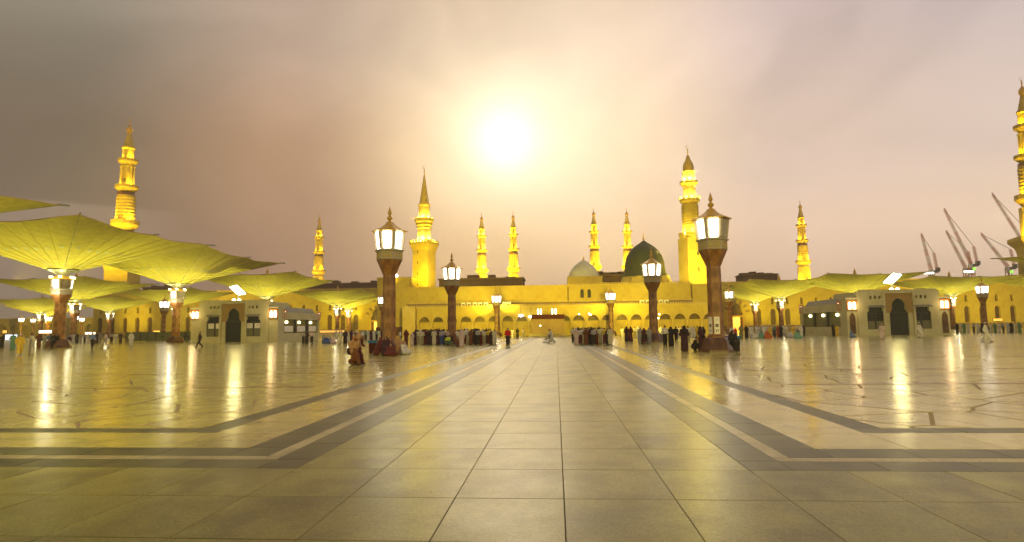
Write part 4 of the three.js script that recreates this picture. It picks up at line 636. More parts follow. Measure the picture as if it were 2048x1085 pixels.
for (const [px, py, z, l] of [[1858, 548, 420, 'white work floodlight below the leftmost crane'], [1938, 545, 420, 'white work floodlight below the long crane jib']]) { const p = at(px, py, z), t = thing('work_floodlight', l, 'floodlight', [p.x, 0, -z], 0, 'work floodlights by the cranes'); part('pole', rod([0, 0, 0], [0, p.y, 0], 0.3), M.metal, t); for (const d of [-2.2, 0, 2.2]) part('lamp_head', chamfer(1.8, 1, 0.8, d, p.y, 0.4, 0.1), M.crane_lamp, t); }
{ // far hall under the left umbrellas
  const t = thing('far_hall', 'far low arcaded hall under the umbrellas at the left frame edge', 'building', [-266, 0, -300]), s = rect(-110, 0, 62, 9.5); for (let x = -104; x < 58; x += 7) s.holes.push(archPath(x, 0.1, 4.6, 4.4, 2.2, THREE.Path));
  part('wall', metres(extrude(s, 1.2)), M.stone, t); part('back_wall', box(172, 9.3, 0.4, -24, 0, -4.5), M.stone, t); part('cornice', box(174, 0.6, 2, -24, 9.5, 0.6), M.stonePale, t);
}
for (const [px, py, w, h, z, m, l] of [[22, 675, 4.2, 1.7, 190, 'screen', 'pale blue lit screen near the left frame edge'], [90, 664, 4.6, 0.9, 200, 'window', 'warm lit sign strip left of the largest umbrella trunk'], [180, 667, 4.0, 0.7, 220, 'window', 'warm lit sign strip right of the largest umbrella trunk'], [9, 664, 1.4, 0.9, 190, 'amber', 'small amber sign at the left frame edge'], [313, 665, 2.4, 1.1, 215, 'amber', 'amber lit sign before the left yellow wall'], [664, 663, 6.4, 0.55, 150, 'amber', 'long amber lit strip above the white railing'], [1996, 640, 2.6, 0.7, 200, 'amber', 'amber lit sign right of the right kiosk']]) {
  const p = at(px, py, z), t = thing('lit_sign', l, 'sign', [p.x, 0, -z], 0, 'lit signs'); part('face', chamfer(w, h, 0.16, 0, p.y - h / 2, 0.1, 0.02), M[m], t); part('casing', box(w + 0.2, h + 0.2, 0.2, 0, p.y - h / 2 - 0.1, -0.1), M.darkMetal, t); for (const s of [-0.4, 0.4]) part('post', rod([s * w, 0, -0.1], [s * w, p.y - h / 2, -0.1], 0.06), M.darkMetal, t);
}
{ // olive panel fence before the left wall and white railing by the left kiosk
  const a = at(250, 690, 108), b = at(384, 690, 108), n = 9, t = thing('panel_fence', 'low olive panel fence left of the left kiosk', 'fence', [0, 0, -108]), w = (b.x - a.x) / n;
  for (let k = 0; k < n; k++) part('panel', metres(chamfer(w - 0.12, 1.75, 0.08, a.x + (k + 0.5) * w, 0.12, 0, 0.015)), M.olivePanel, t); for (let k = 0; k <= n; k++) part('post', chamfer(0.12, 1.95, 0.14, a.x + k * w, 0, 0, 0.02), M.darkMetal, t);
  const c = at(637, 680, 96), d = at(690, 680, 96), r = thing('white_railing', 'white barred railing right of the left kiosk', 'railing', [0, 0, -96]);
  for (let x = c.x, k = 0; x <= d.x; x += 0.22, k++) part('bar', bar([x, 0.1, 0], [x, 1.7, 0], 0.05), M.railing, r); part('top_rail', bar([c.x, 1.74, 0], [d.x, 1.74, 0], 0.09), M.railing, r); part('bottom_rail', bar([c.x, 0.09, 0], [d.x, 0.09, 0], 0.07), M.railing, r);
}
function bin(px, py, w, h, label, mat) {
  const p = ground(px, py), t = thing('litter_bin', label, 'bin', [p.x, 0, p.z], 0.1, 'bins beside the lamp columns');
  part('body', prism(4, [[0, 0], [w * 0.66, 0.01], [w * 0.7, h * 0.86], [0, h * 0.87]], Math.PI / 4), mat, t);
  part('rim', prism(4, [[w * 0.66, h * 0.8], [w * 0.76, h * 0.82], [w * 0.78, h], [w * 0.7, h], [w * 0.68, h * 0.9]], Math.PI / 4), M.blueLiner, t);
  const g = new THREE.PlaneGeometry(w * 0.96, w * 0.96, 8, 8).rotateX(-Math.PI / 2), q = g.attributes.position; for (let k = 0; k < q.count; k++) q.setY(k, h * 0.93 + 0.06 * (hash(k, px) - 0.5)); g.computeVertexNormals(); part('liner', g, M.blueLiner, t);
}
bin(1467, 701, 0.72, 1.0, 'dark square bin with a blue liner beside the near right lamp column', M.black);
bin(752, 707, 0.95, 0.95, 'dark maroon bin with a blue top beside the near left lamp column', M.maroon);

// ---------------------------------------------------------------- people
const V = (x, y, z) => new THREE.Vector3(x, y, z);
function mesher(prims, cell, k) { // smooth union of tapered capsules and ellipsoids, meshed as one skin (surface nets)
  const lo = V(1e9, 1e9, 1e9), hi = V(-1e9, -1e9, -1e9);
  for (const p of prims) for (const [c, r] of p.c ? [[p.c, Math.max(...p.r)]] : [[p.a, p.ra], [p.b, p.rb]]) { lo.min(V(c.x - r, c.y - r, c.z - r)); hi.max(V(c.x + r, c.y + r, c.z + r)); }
  lo.subScalar(cell * 2.5); hi.addScalar(cell * 2.5);
  const nx = Math.ceil((hi.x - lo.x) / cell) + 1, ny = Math.ceil((hi.y - lo.y) / cell) + 1, nz = Math.ceil((hi.z - lo.z) / cell) + 1, F = new Float32Array(nx * ny * nz), id = (i, j, l) => (l * ny + j) * nx + i;
  const dist = (x, y, z) => { let d = 9; for (const p of prims) { let e; if (p.c) { const X = (x - p.c.x) / p.r[0], Y = (y - p.c.y) / p.r[1], Z = (z - p.c.z) / p.r[2]; e = (Math.sqrt(X * X + Y * Y + Z * Z) - 1) * Math.min(...p.r); } else { const bx = p.b.x - p.a.x, by = p.b.y - p.a.y, bz = p.b.z - p.a.z, px = x - p.a.x, py = y - p.a.y, pz = z - p.a.z, t = clamp((px * bx + py * by + pz * bz) / (bx * bx + by * by + bz * bz + 1e-9), 0, 1); e = Math.hypot(px - bx * t, py - by * t, (pz - bz * t) * (p.f ?? 1)) - lerp(p.ra, p.rb, t); }
      const kk = p.k ?? k, h = Math.max(kk - Math.abs(d - e), 0) / kk; d = Math.min(d, e) - h * h * kk * 0.25; } return d; };
  for (let l = 0; l < nz; l++) for (let j = 0; j < ny; j++) for (let i = 0; i < nx; i++) F[id(i, j, l)] = dist(lo.x + i * cell, lo.y + j * cell, lo.z + l * cell);
  const vert = new Int32Array(F.length).fill(-1), P = [], I = [], E = [[0, 1], [0, 2], [0, 4], [1, 3], [1, 5], [2, 3], [2, 6], [3, 7], [4, 5], [4, 6], [5, 7], [6, 7]];
  for (let l = 0; l < nz - 1; l++) for (let j = 0; j < ny - 1; j++) for (let i = 0; i < nx - 1; i++) {
    const v = []; let s = 0; for (let c = 0; c < 8; c++) { v[c] = F[id(i + (c & 1), j + ((c >> 1) & 1), l + (c >> 2))]; if (v[c] < 0) s++; } if (!s || s === 8) continue;
    let n = 0, x = 0, y = 0, z = 0; for (const [a, b] of E) if ((v[a] < 0) !== (v[b] < 0)) { const t = v[a] / (v[a] - v[b]); x += lerp(a & 1, b & 1, t); y += lerp((a >> 1) & 1, (b >> 1) & 1, t); z += lerp(a >> 2, b >> 2, t); n++; }
    vert[id(i, j, l)] = P.length / 3; P.push(lo.x + (i + x / n) * cell, lo.y + (j + y / n) * cell, lo.z + (l + z / n) * cell);
  }
  const quad = (a, b, c, d, flip) => { if (a < 0 || b < 0 || c < 0 || d < 0) return; flip ? I.push(a, c, b, a, d, c) : I.push(a, b, c, a, c, d); };
  for (let l = 1; l < nz - 1; l++) for (let j = 1; j < ny - 1; j++) for (let i = 1; i < nx - 1; i++) {
    const s = F[id(i, j, l)] < 0; if (s !== F[id(i + 1, j, l)] < 0) quad(vert[id(i, j - 1, l - 1)], vert[id(i, j, l - 1)], vert[id(i, j, l)], vert[id(i, j - 1, l)], !s);
    if (s !== F[id(i, j + 1, l)] < 0) quad(vert[id(i - 1, j, l - 1)], vert[id(i - 1, j, l)], vert[id(i, j, l)], vert[id(i, j, l - 1)], !s);
    if (s !== F[id(i, j, l + 1)] < 0) quad(vert[id(i - 1, j - 1, l)], vert[id(i, j - 1, l)], vert[id(i, j, l)], vert[id(i - 1, j, l)], !s);
  }
  const g = new THREE.BufferGeometry(); g.setAttribute('position', new THREE.Float32BufferAttribute(P, 3)); g.setIndex(I); g.computeVertexNormals(); return g;
}
const cap = (a, b, ra, rb, f, k) => ({ a, b, ra, rb, f, k }), ell = (c, ...r) => ({ c, r });
const handGeo = [-1, 1].map((s) => mesher([cap(V(0, 0, 0), V(0, -0.07, 0.004), 0.03, 0.036, 1.6), ...[[-0.03, 0.062, 0.01], [-0.01, 0.074, 0.004], [0.011, 0.07, 0.006], [0.03, 0.055, 0.012]].flatMap(([x, l, z]) => [cap(V(x * 0.8, -0.075, 0.004), V(x, -0.075 - l * 0.5, 0.01 + z), 0.0092, 0.0088), cap(V(x, -0.075 - l * 0.5, 0.01 + z), V(x, -0.075 - l, 0.032 + z), 0.0088, 0.0078)]), cap(V(s * 0.028, -0.02, 0.01), V(s * 0.055, -0.055, 0.028), 0.012, 0.01), cap(V(s * 0.055, -0.055, 0.028), V(s * 0.056, -0.085, 0.04), 0.01, 0.009)], 0.007, 0.008));
const headGeo = mesher([ell(V(0, 0.03, -0.012), 0.078, 0.1, 0.096), ell(V(0, -0.045, 0.022), 0.058, 0.07, 0.066), ell(V(0, -0.1, 0.052), 0.026, 0.02, 0.022), cap(V(0, 0.012, 0.088), V(0, -0.03, 0.11), 0.009, 0.015), ell(V(0, -0.06, 0.086), 0.026, 0.009, 0.012), cap(V(-0.05, 0.03, 0.075), V(0.05, 0.03, 0.075), 0.013, 0.013), ell(V(-0.08, -0.01, -0.005), 0.011, 0.03, 0.018), ell(V(0.08, -0.01, -0.005), 0.011, 0.03, 0.018), cap(V(0, -0.07, -0.02), V(0, -0.16, -0.03), 0.052, 0.054)], 0.011, 0.03);
function figure(o) { // joints of the pose (facing +z), then skin and garments from the same joints
  const j = { pelvis: V(0, 0.93, 0), chest: V(0, 1.28, 0), neck: V(0, 1.44, -0.01), head: V(0, 1.59, 0.02), ...o.j };
  for (const [s, n] of [[-1, 'L'], [1, 'R']]) { const d = { sh: V(s * 0.185, 1.4, -0.01), el: V(s * 0.25, 1.12, -0.03), wr: V(s * 0.25, 0.88, 0.06), hip: V(s * 0.095, 0.9, 0), kn: V(s * 0.1, 0.49, 0.02), an: V(s * 0.1, 0.09, -0.02), toe: V(s * 0.12, 0.035, 0.15) }; for (const k in d) j[k + n] ??= d[k]; }
  const C = o.cell ?? 0.024, skin = [cap(j.pelvis, j.chest, 0.125, 0.14, 1.25), cap(j.chest, j.neck, 0.13, 0.06, 1.2), cap(j.neck, j.head.clone().add(V(0, -0.06, -0.02)), 0.056, 0.054)];
  for (const n of ['L', 'R']) skin.push(cap(j['sh' + n], j['el' + n], 0.05, 0.04), cap(j['el' + n], j['wr' + n], 0.04, 0.028), cap(j.chest.clone().lerp(j.neck, 0.6), j['sh' + n], 0.07, 0.055), cap(j['hip' + n], j['kn' + n], 0.088, 0.058), cap(j['kn' + n], j['an' + n], 0.056, 0.038), cap(j['an' + n].clone().add(V(0, -0.04, -0.03)), j['toe' + n], 0.04, 0.034));
  const gs = [mesher(skin, C, 0.05)];
  for (const [n, q] of [['L', 0], ['R', 1]]) { const d = j['wr' + n].clone().sub(j['el' + n]).normalize(); gs.push(handGeo[q].clone().applyQuaternion(new THREE.Quaternion().setFromUnitVectors(V(0, -1, 0), d)).translate(...j['wr' + n].toArray())); }
  const tilt = o.tilt ?? 0, hg = headGeo.clone().rotateX(tilt).translate(j.head.x, j.head.y, j.head.z); gs.push(hg);
  const out = { body: mergeGeometries(gs.map((g) => { const n = g.toNonIndexed(); return n; })) };
  const arms = (lo, r, r2, end = 1) => ['L', 'R'].flatMap((n) => [cap(j['sh' + n], j['el' + n], r, r2), ...(lo ? [cap(j['el' + n], j['el' + n].clone().lerp(j['wr' + n], end), r2, lo)] : [])]);
  const torso = (r) => [cap(j.pelvis, j.chest, 0.142 * r, 0.158 * r, 1.25), cap(j.chest, j.neck.clone().add(V(0, -0.05, 0)), 0.15 * r, 0.085 * r, 1.2), cap(j.shL, j.shR, 0.068, 0.068)];
  const legs = (r, to = 1) => ['L', 'R'].flatMap((n) => [cap(j['hip' + n], j['kn' + n], 0.102 * r, 0.076 * r), cap(j['kn' + n], j['kn' + n].clone().lerp(j['an' + n], to), 0.076 * r, 0.07 * r)]);
  const hem = j.anL.clone().add(j.anR).multiplyScalar(0.5), w = o.hem ?? 0.2, skirt = () => [cap(j.pelvis, hem.clone().add(V(0, o.hemUp ?? 0.06, 0)), 0.155, w, 1.15), ...['L', 'R'].flatMap((n) => [cap(j['hip' + n], j['kn' + n], 0.12, 0.12), cap(j['kn' + n], j['an' + n].clone().add(V(0, 0.04, 0)), 0.12, 0.1)])];
  const G = { shirt: () => [...torso(1), ...arms(o.sleeve ?? 0.05, 0.066, 0.058, o.sleeve ? 0.92 : 0.1)], trousers: () => [cap(j.pelvis.clone().add(V(0, 0.08, 0)), j.pelvis.clone().add(V(0, -0.05, 0)), 0.138, 0.13, 1.2), ...legs(1.08, 0.96)], robe: () => [...torso(1.06), ...arms(0.062, 0.078, 0.07, 0.92), ...skirt()],
    abaya: () => [...torso(1.14), ...arms(0.085, 0.09, 0.085, 0.85), ...skirt(), cap(j.neck.clone().add(V(0, 0.02, -0.02)), j.chest, 0.12, 0.19, 1.1)], veil: () => [ell(j.head.clone().add(V(0, 0.02, -0.035)), 0.112, 0.135, 0.118), cap(j.head.clone().add(V(0, -0.05, -0.06)), j.chest.clone().add(V(0, 0.02, -0.04)), 0.1, 0.2, 1.1)],
    hair: () => [ell(j.head.clone().add(V(0, 0.05, -0.035)), 0.088, 0.09, 0.095)], cap_hat: () => [ell(j.head.clone().add(V(0, 0.095, -0.02)), 0.088, 0.06, 0.096)], headscarf: () => [ell(j.head.clone().add(V(0, 0.05, -0.035)), 0.1, 0.1, 0.11), cap(j.head.clone().add(V(0, 0, -0.07)), j.neck.clone().add(V(0, -0.1, -0.09)), 0.085, 0.13, 0.9)],
    shawl: () => [cap(j.neck.clone().add(V(0, 0.03, -0.01)), j.chest.clone().add(V(0, -0.1, 0)), 0.11, 0.2, 1.1), cap(j.chest.clone().add(V(0, -0.1, 0)), hem.clone().add(V(0, 0.66, -0.04)), 0.2, 0.235, 1.1), ...arms(0.085, 0.09, 0.085, 0.8)], shoes: () => ['L', 'R'].map((n) => cap(j['an' + n].clone().add(V(0, -0.045, -0.03)), j['toe' + n], 0.048, 0.042)) };
  for (const k of [...o.wear, 'shoes']) out[k] = mesher(G[k](), k === 'shoes' || k === 'hair' ? 0.016 : C, k === 'hair' ? 0.02 : 0.09);
  return out;
}
const fold = { elL: V(-0.25, 1.13, 0.06), wrL: V(-0.04, 1.14, 0.19), elR: V(0.25, 1.13, 0.06), wrR: V(0.05, 1.11, 0.2) };
const stride = { anL: V(-0.09, 0.1, 0.3), knL: V(-0.1, 0.5, 0.2), toeL: V(-0.1, 0.06, 0.46), anR: V(0.09, 0.16, -0.34), knR: V(0.1, 0.5, 0.0), toeR: V(0.1, 0.04, -0.18), elL: V(-0.25, 1.13, -0.12), wrL: V(-0.24, 0.92, -0.12), elR: V(0.25, 1.14, 0.04), wrR: V(0.24, 0.96, 0.2) };
const sit = { pelvis: V(0, 0.16, 0), chest: V(0, 0.5, 0.03), neck: V(0, 0.65, 0.06), head: V(0, 0.79, 0.11), shL: V(-0.18, 0.6, 0.03), shR: V(0.18, 0.6, 0.03), elL: V(-0.27, 0.36, 0.1), wrL: V(-0.12, 0.28, 0.3), elR: V(0.27, 0.36, 0.1), wrR: V(0.12, 0.28, 0.3), hipL: V(-0.1, 0.13, 0), knL: V(-0.36, 0.16, 0.3), anL: V(0.02, 0.08, 0.36), toeL: V(0.14, 0.05, 0.34), hipR: V(0.1, 0.13, 0), knR: V(0.36, 0.16, 0.3), anR: V(-0.02, 0.09, 0.24), toeR: V(-0.14, 0.06, 0.26) };
const perch = { pelvis: V(0, 0.55, 0), chest: V(0, 0.9, 0.04), neck: V(0, 1.05, 0.06), head: V(0, 1.19, 0.11), shL: V(-0.18, 1.0, 0.03), shR: V(0.18, 1.0, 0.03), elL: V(-0.25, 0.76, 0.08), wrL: V(-0.1, 0.66, 0.28), elR: V(0.25, 0.76, 0.08), wrR: V(0.1, 0.66, 0.28), hipL: V(-0.1, 0.53, 0.02), knL: V(-0.12, 0.52, 0.42), anL: V(-0.12, 0.1, 0.44), toeL: V(-0.13, 0.04, 0.6), hipR: V(0.1, 0.53, 0.02), knR: V(0.12, 0.52, 0.42), anR: V(0.12, 0.1, 0.4), toeR: V(0.13, 0.04, 0.56) };
const crouch = { pelvis: V(0, 0.34, -0.1), chest: V(0, 0.66, 0.08), neck: V(0, 0.8, 0.14), head: V(0, 0.93, 0.21), shL: V(-0.18, 0.75, 0.1), shR: V(0.18, 0.75, 0.1), elL: V(-0.24, 0.52, 0.22), wrL: V(-0.1, 0.46, 0.44), elR: V(0.24, 0.52, 0.22), wrR: V(0.1, 0.46, 0.44), hipL: V(-0.1, 0.32, -0.08), knL: V(-0.16, 0.5, 0.28), anL: V(-0.13, 0.1, 0.06), toeL: V(-0.14, 0.04, 0.22), hipR: V(0.1, 0.32, -0.08), knR: V(0.16, 0.46, 0.3), anR: V(0.13, 0.1, 0.02), toeR: V(0.14, 0.04, 0.18) };
const push = { ...stride, chest: V(0, 1.26, 0.12), neck: V(0, 1.4, 0.2), head: V(0, 1.53, 0.28), shL: V(-0.18, 1.35, 0.16), shR: V(0.18, 1.35, 0.16), elL: V(-0.23, 1.1, 0.26), wrL: V(-0.2, 0.98, 0.48), elR: V(0.23, 1.1, 0.26), wrR: V(0.2, 0.98, 0.48) };
const lean = { ...stride, chest: V(0, 1.24, 0.1), neck: V(0, 1.37, 0.18), head: V(0, 1.49, 0.27), shL: V(-0.18, 1.32, 0.14), shR: V(0.18, 1.32, 0.14) };
const KIND = {
  shirt: { j: fold, wear: ['shirt', 'trousers', 'hair'] }, relaxed: { j: {}, wear: ['shirt', 'trousers', 'hair'] }, robe: { j: fold, wear: ['robe', 'hair'] }, robe_cap: { j: fold, wear: ['robe', 'cap_hat'] }, robe_scarf: { j: {}, wear: ['robe', 'headscarf'] }, abaya: { j: fold, wear: ['abaya', 'veil'], hem: 0.25 }, walker: { j: stride, wear: ['shirt', 'trousers', 'hair'] }, robe_walk: { j: stride, wear: ['robe', 'cap_hat'], hem: 0.2, hemUp: 0.16 },
  sitter: { j: sit, wear: ['robe', 'hair'], hem: 0.16 }, percher: { j: perch, wear: ['abaya', 'veil'], hem: 0.2 }, croucher: { j: crouch, wear: ['shirt', 'trousers', 'hair'] }, kneeler: { j: sit, wear: ['abaya', 'veil'], hem: 0.22 }, pusher: { j: push, wear: ['robe', 'hair'], hemUp: 0.16 }, veiled_walker: { j: lean, wear: ['robe', 'shawl', 'veil'], hem: 0.19, hemUp: 0.2, cell: 0.02 }, capped_walker: { j: lean, wear: ['robe', 'cap_hat'], hem: 0.22, hemUp: 0.14, cell: 0.02 },
};
const kindGeo = {}, clothMat = {};
const paint = (c) => clothMat[c.join()] ??= std(c, 0.92, { map: T.cloth });
const skins = [[0.3, 0.17, 0.1], [0.2, 0.105, 0.06], [0.36, 0.22, 0.14]].map((c) => std(c, 0.6)), hairMat = std([0.02, 0.017, 0.014], 0.7), shoeMat = std([0.05, 0.035, 0.025], 0.7);
const COL = { white: [0.66, 0.63, 0.58], cream: [0.6, 0.55, 0.4], grey: [0.36, 0.34, 0.3], pink: [0.6, 0.46, 0.45], lavender: [0.4, 0.36, 0.42], black: [0.022, 0.017, 0.017], plum: [0.06, 0.02, 0.035], brown: [0.16, 0.055, 0.02], maroon: [0.13, 0.025, 0.018], khaki: [0.33, 0.28, 0.17], dark: [0.04, 0.028, 0.024], yellow: [0.65, 0.44, 0.04], red: [0.6, 0.012, 0.01], blue: [0.06, 0.1, 0.3], sky: [0.14, 0.22, 0.4], green: [0.09, 0.22, 0.12], teal: [0.16, 0.34, 0.26], orange: [0.5, 0.12, 0.02], tan: [0.42, 0.24, 0.12], olive: [0.2, 0.2, 0.06] };
let nPeople = 0;
function person(kind, px, py, colors, turn, label, group, s = 1, base = 0, spot) {
  kindGeo[kind] ??= figure(KIND[kind]); const p = spot ?? ground(px, py), t = thing('person', label, 'person', [p.x, base, p.z], turn, group); t.scale.setScalar(s * (0.96 + 0.08 * hash(px, py, 4))); nPeople++;
  const c = colors.split(' '), main = KIND[kind].wear;
  part('body', kindGeo[kind].body, skins[Math.floor(hash(px, py) * 3)], t);
  main.forEach((k, i) => part({ cap_hat: 'cap', abaya: 'robe' }[k] ?? k, kindGeo[kind][k], k === 'hair' ? hairMat : paint(COL[c[i] ?? c[0]]), t)); part('shoes', kindGeo[kind].shoes, shoeMat, t);
  return t;
}
const ORD = ['first', 'second', 'third', 'fourth', 'fifth', 'sixth', 'seventh', 'eighth', 'ninth', 'tenth', 'eleventh', 'twelfth', 'thirteenth', 'fourteenth', 'fifteenth', 'sixteenth', 'seventeenth', 'eighteenth', 'nineteenth', 'twentieth', 'twenty-first', 'twenty-second', 'twenty-third', 'twenty-fourth', 'twenty-fifth', 'twenty-sixth', 'twenty-seventh', 'twenty-eighth', 'twenty-ninth', 'thirtieth', 'thirty-first', 'thirty-second', 'thirty-third', 'thirty-fourth', 'thirty-fifth', 'thirty-sixth'];
const two = (c) => `${c[0]} shirt, ${c[1]} trousers`, wears = { shirt: two, relaxed: two, robe: (c) => `${c[0]} robe`, robe_cap: (c) => `${c[0]} robe and cap`, robe_scarf: (c) => `${c[0]} robe and headcloth`, abaya: (c) => `${c[0]} full veil`, sitter: (c) => `seated, ${c[0]} robe`, kneeler: (c) => `seated, ${c[0]} veil` };
function row(list, where, group, y, turn) { list.sort((a, b) => a[1] - b[1]).forEach(([k, px, cols, dy = 0, s = 1], i) => person(k, px, y + dy, cols, turn + (hash(px, 8) - 0.5) * 0.5, `person, ${wears[k](cols.split(' '))}, ${ORD[i]} from left ${where}`, group, s)); }
// the long row of worshippers left of the walk, backs to the camera
row([['abaya', 824, 'pink', 0.5, 0.86], ['abaya', 831, 'plum'], ['shirt', 836, 'cream khaki'], ['shirt', 844, 'cream khaki', 0.3], ['abaya', 849, 'maroon'], ['shirt', 852.5, 'white dark', -0.4], ['abaya', 857, 'plum'], ['abaya', 861.5, 'dark'], ['robe', 868, 'cream', 0.4], ['abaya', 873.5, 'maroon'], ['abaya', 878, 'plum'], ['shirt', 883, 'lavender blue'], ['shirt', 888.5, 'white dark', -0.5], ['shirt', 894, 'pink dark', -0.4], ['shirt', 915, 'white khaki', -0.3], ['shirt', 929, 'white maroon'], ['robe_cap', 936, 'cream white', -0.3], ['abaya', 941.7, 'brown', 0.3, 0.96], ['shirt', 946.5, 'white dark'], ['abaya', 951.5, 'dark'], ['shirt', 956, 'lavender dark', 0.4], ['abaya', 961.5, 'maroon', 0, 0.84], ['shirt', 968.5, 'cream khaki'], ['shirt', 978, 'yellow maroon'], ['abaya', 983, 'dark', 0, 0.88], ['robe', 989, 'cream', 0.3]], 'in front row left of walk', 'worshippers in the left rows', 690, Math.PI);
row([833, 841, 847, 855, 865, 871, 880, 886, 910, 919, 925, 933, 944, 949, 953, 959, 965, 973, 981].map((x, i) => [['shirt', 'robe_scarf', 'abaya', 'robe', 'abaya'][i % 5], x, ['white dark', 'white white', 'black', 'white', 'plum'][i % 5]]), 'in second row left of walk', 'worshippers in the left rows', 686.4, Math.PI);
row([['robe_scarf', 1153, 'pink pink', 0.6, 1.03], ['shirt', 1161, 'white maroon'], ['robe_cap', 1167.7, 'cream white', -0.3], ['abaya', 1173, 'brown', 0.2, 0.96], ['shirt', 1178, 'white dark'], ['abaya', 1183, 'dark'], ['shirt', 1188, 'lavender dark', 0.4], ['abaya', 1193.6, 'maroon', 0, 0.84], ['shirt', 1200.6, 'cream khaki'], ['shirt', 1210, 'yellow maroon'], ['abaya', 1215.6, 'dark', 0, 0.88], ['robe', 1221, 'cream', 0.3]], 'in row right of ochre booth', 'worshippers in the right row', 689.4, Math.PI);
row([1147, 1157, 1164, 1170, 1176, 1185, 1191, 1197, 1205].map((x, i) => [['shirt', 'abaya', 'robe'][i % 3], x, ['white dark', 'black', 'cream'][i % 3]]), 'in second row right of booth', 'worshippers in the right row', 686, Math.PI);
person('robe_scarf', 923, 694.5, 'pink pink', 2.9, 'person in a long pinkish white robe standing in front of the left worshippers', 'people on the plaza');
person('relaxed', 1016, 694.5, 'red dark', 0.1, 'person in a bright red shirt standing alone beside the walk', 'people on the plaza', 1.02);
person('pusher', 1104, 687, 'white', -1.3, 'person in a white robe pushing a wheelchair before the ochre booth', 'people on the plaza');
person('veiled_walker', 709, 731, 'brown tan tan', 1.35, 'person in a long tan shawl striding at the front left', 'people on the plaza', 0.97);
person('capped_walker', 716, 729.6, 'maroon white', 1.35, 'person in a white cap and dark robe walking beside the tan shawl', 'people on the plaza', 0.99);
{ const p = ground(699, 730), t = thing('shoulder_bag', 'dark shoulder bag hanging behind the person in the tan shawl', 'bag', [p.x - 0.02, 0.68, p.z - 0.05]); part('pouch', new THREE.SphereGeometry(0.17, 14, 10).scale(1, 1.15, 0.6), paint(COL.plum), t); part('strap', bar([0.02, 0.15, 0], [0.34, 0.72, 0.02], 0.035, 0.02), paint(COL.plum), t); }
person('robe', 711, 729.2, 'orange', 1.35, 'person in an orange robe on the far side of the tan shawl', 'people on the plaza', 0.93);
// round the near left lamp column
person('percher', 772, 711.5, 'plum plum', 0.1, 'person in a dark purple veil seated at the near left lamp column', 'people at the near left lamp column', 1.0);
person('percher', 762, 711, 'maroon maroon', -0.6, 'person in a dark red veil seated left of the purple veil', 'people at the near left lamp column', 0.95);
person('kneeler', 781, 712.5, 'maroon maroon', 0.3, 'person in dark red on the ground before the purple veil', 'people at the near left lamp column', 0.9);
person('percher', 795, 709, 'tan yellow', 0.5, 'person in ochre seated right of the near left lamp column', 'people at the near left lamp column', 1.0);
person('sitter', 806, 709.5, 'white', 1.2, 'person in a white robe seated on the floor right of the near left lamp column', 'people at the near left lamp column', 1.05);
person('relaxed', 800, 690, 'white khaki', 2, 'person in a white shirt just behind the near left lamp column', 'people at the near left lamp column');
person('abaya', 812, 689, 'maroon maroon', Math.PI, 'person in a dark red veil right of the near left lamp column', 'people on the plaza');
// round the near right lamp column and right of the walk
person('abaya', 1254, 683.5, 'plum plum', 2.8, 'person in a dark veil, left one of the pair right of the far right lamp', 'people on the plaza'); person('abaya', 1262, 683.5, 'maroon maroon', 3.3, 'person in a dark veil, right one of the pair right of the far right lamp', 'people on the plaza');
person('robe_cap', 1281, 688, 'grey white', 2.6, 'person in a grey robe, left one of the trio before the green dome', 'people on the plaza', 1.02); person('abaya', 1289, 688, 'maroon maroon', 3, 'person in a dark red veil in the middle of the trio', 'people on the plaza', 0.96); person('robe_cap', 1299, 688.4, 'grey white', 3.4, 'person in a grey robe and white cap at the right of the trio', 'people on the plaza');
person('relaxed', 1331, 693, 'white black', 2.6, 'person in a white shirt and black trousers left of the near right lamp column', 'people on the plaza', 1.06); person('abaya', 1343, 693, 'black black', 2.9, 'person in a black veil beside the white shirt', 'people on the plaza', 1.04); person('relaxed', 1353, 683, 'black black', 3, 'person in dark clothes farther off behind the black veil', 'people on the plaza');
person('abaya', 1370, 703, 'plum black', 3.0, 'large person in a black veil nearest the crouching figure', 'people on the plaza', 1.06); person('croucher', 1389, 704, 'black black', 1.4, 'person crouching at the left of the near right lamp column', 'people at the near right lamp column', 1.0); person('abaya', 1403, 704, 'plum plum', 1.2, 'person in a dark purple veil standing at the near right lamp column', 'people at the near right lamp column', 1.02);
person('relaxed', 1377, 684, 'white khaki', 2.8, 'person in white behind the black veil', 'people on the plaza'); person('abaya', 1408, 684, 'black black', 2, 'person in a black veil behind the purple veil', 'people on the plaza'); person('robe', 1396, 682, 'yellow', 2.4, 'person in yellow behind the crouching figure', 'people on the plaza');
{ const b = R1.position; person('percher', 1442, 692, 'black black', 0.35, 'person in black seated on the foot of the near right lamp column', 'people at the near right lamp column', 0.98, 0.12, V(b.x + 0.6, 0, b.z + 1.5)); }
person('relaxed', 1465, 682, 'white dark', 0.4, 'person in a white shirt behind the bin with the blue liner', 'people on the plaza'); person('relaxed', 1472, 680, 'red dark', 0.4, 'person in red behind the bin with the blue liner', 'people on the plaza', 0.9); person('abaya', 1483, 677.5, 'olive olive', 0, 'person in an olive veil right of the bin', 'people on the plaza'); person('abaya', 1494, 677, 'black black', 0.3, 'person in a black veil right of the olive veil', 'people on the plaza');
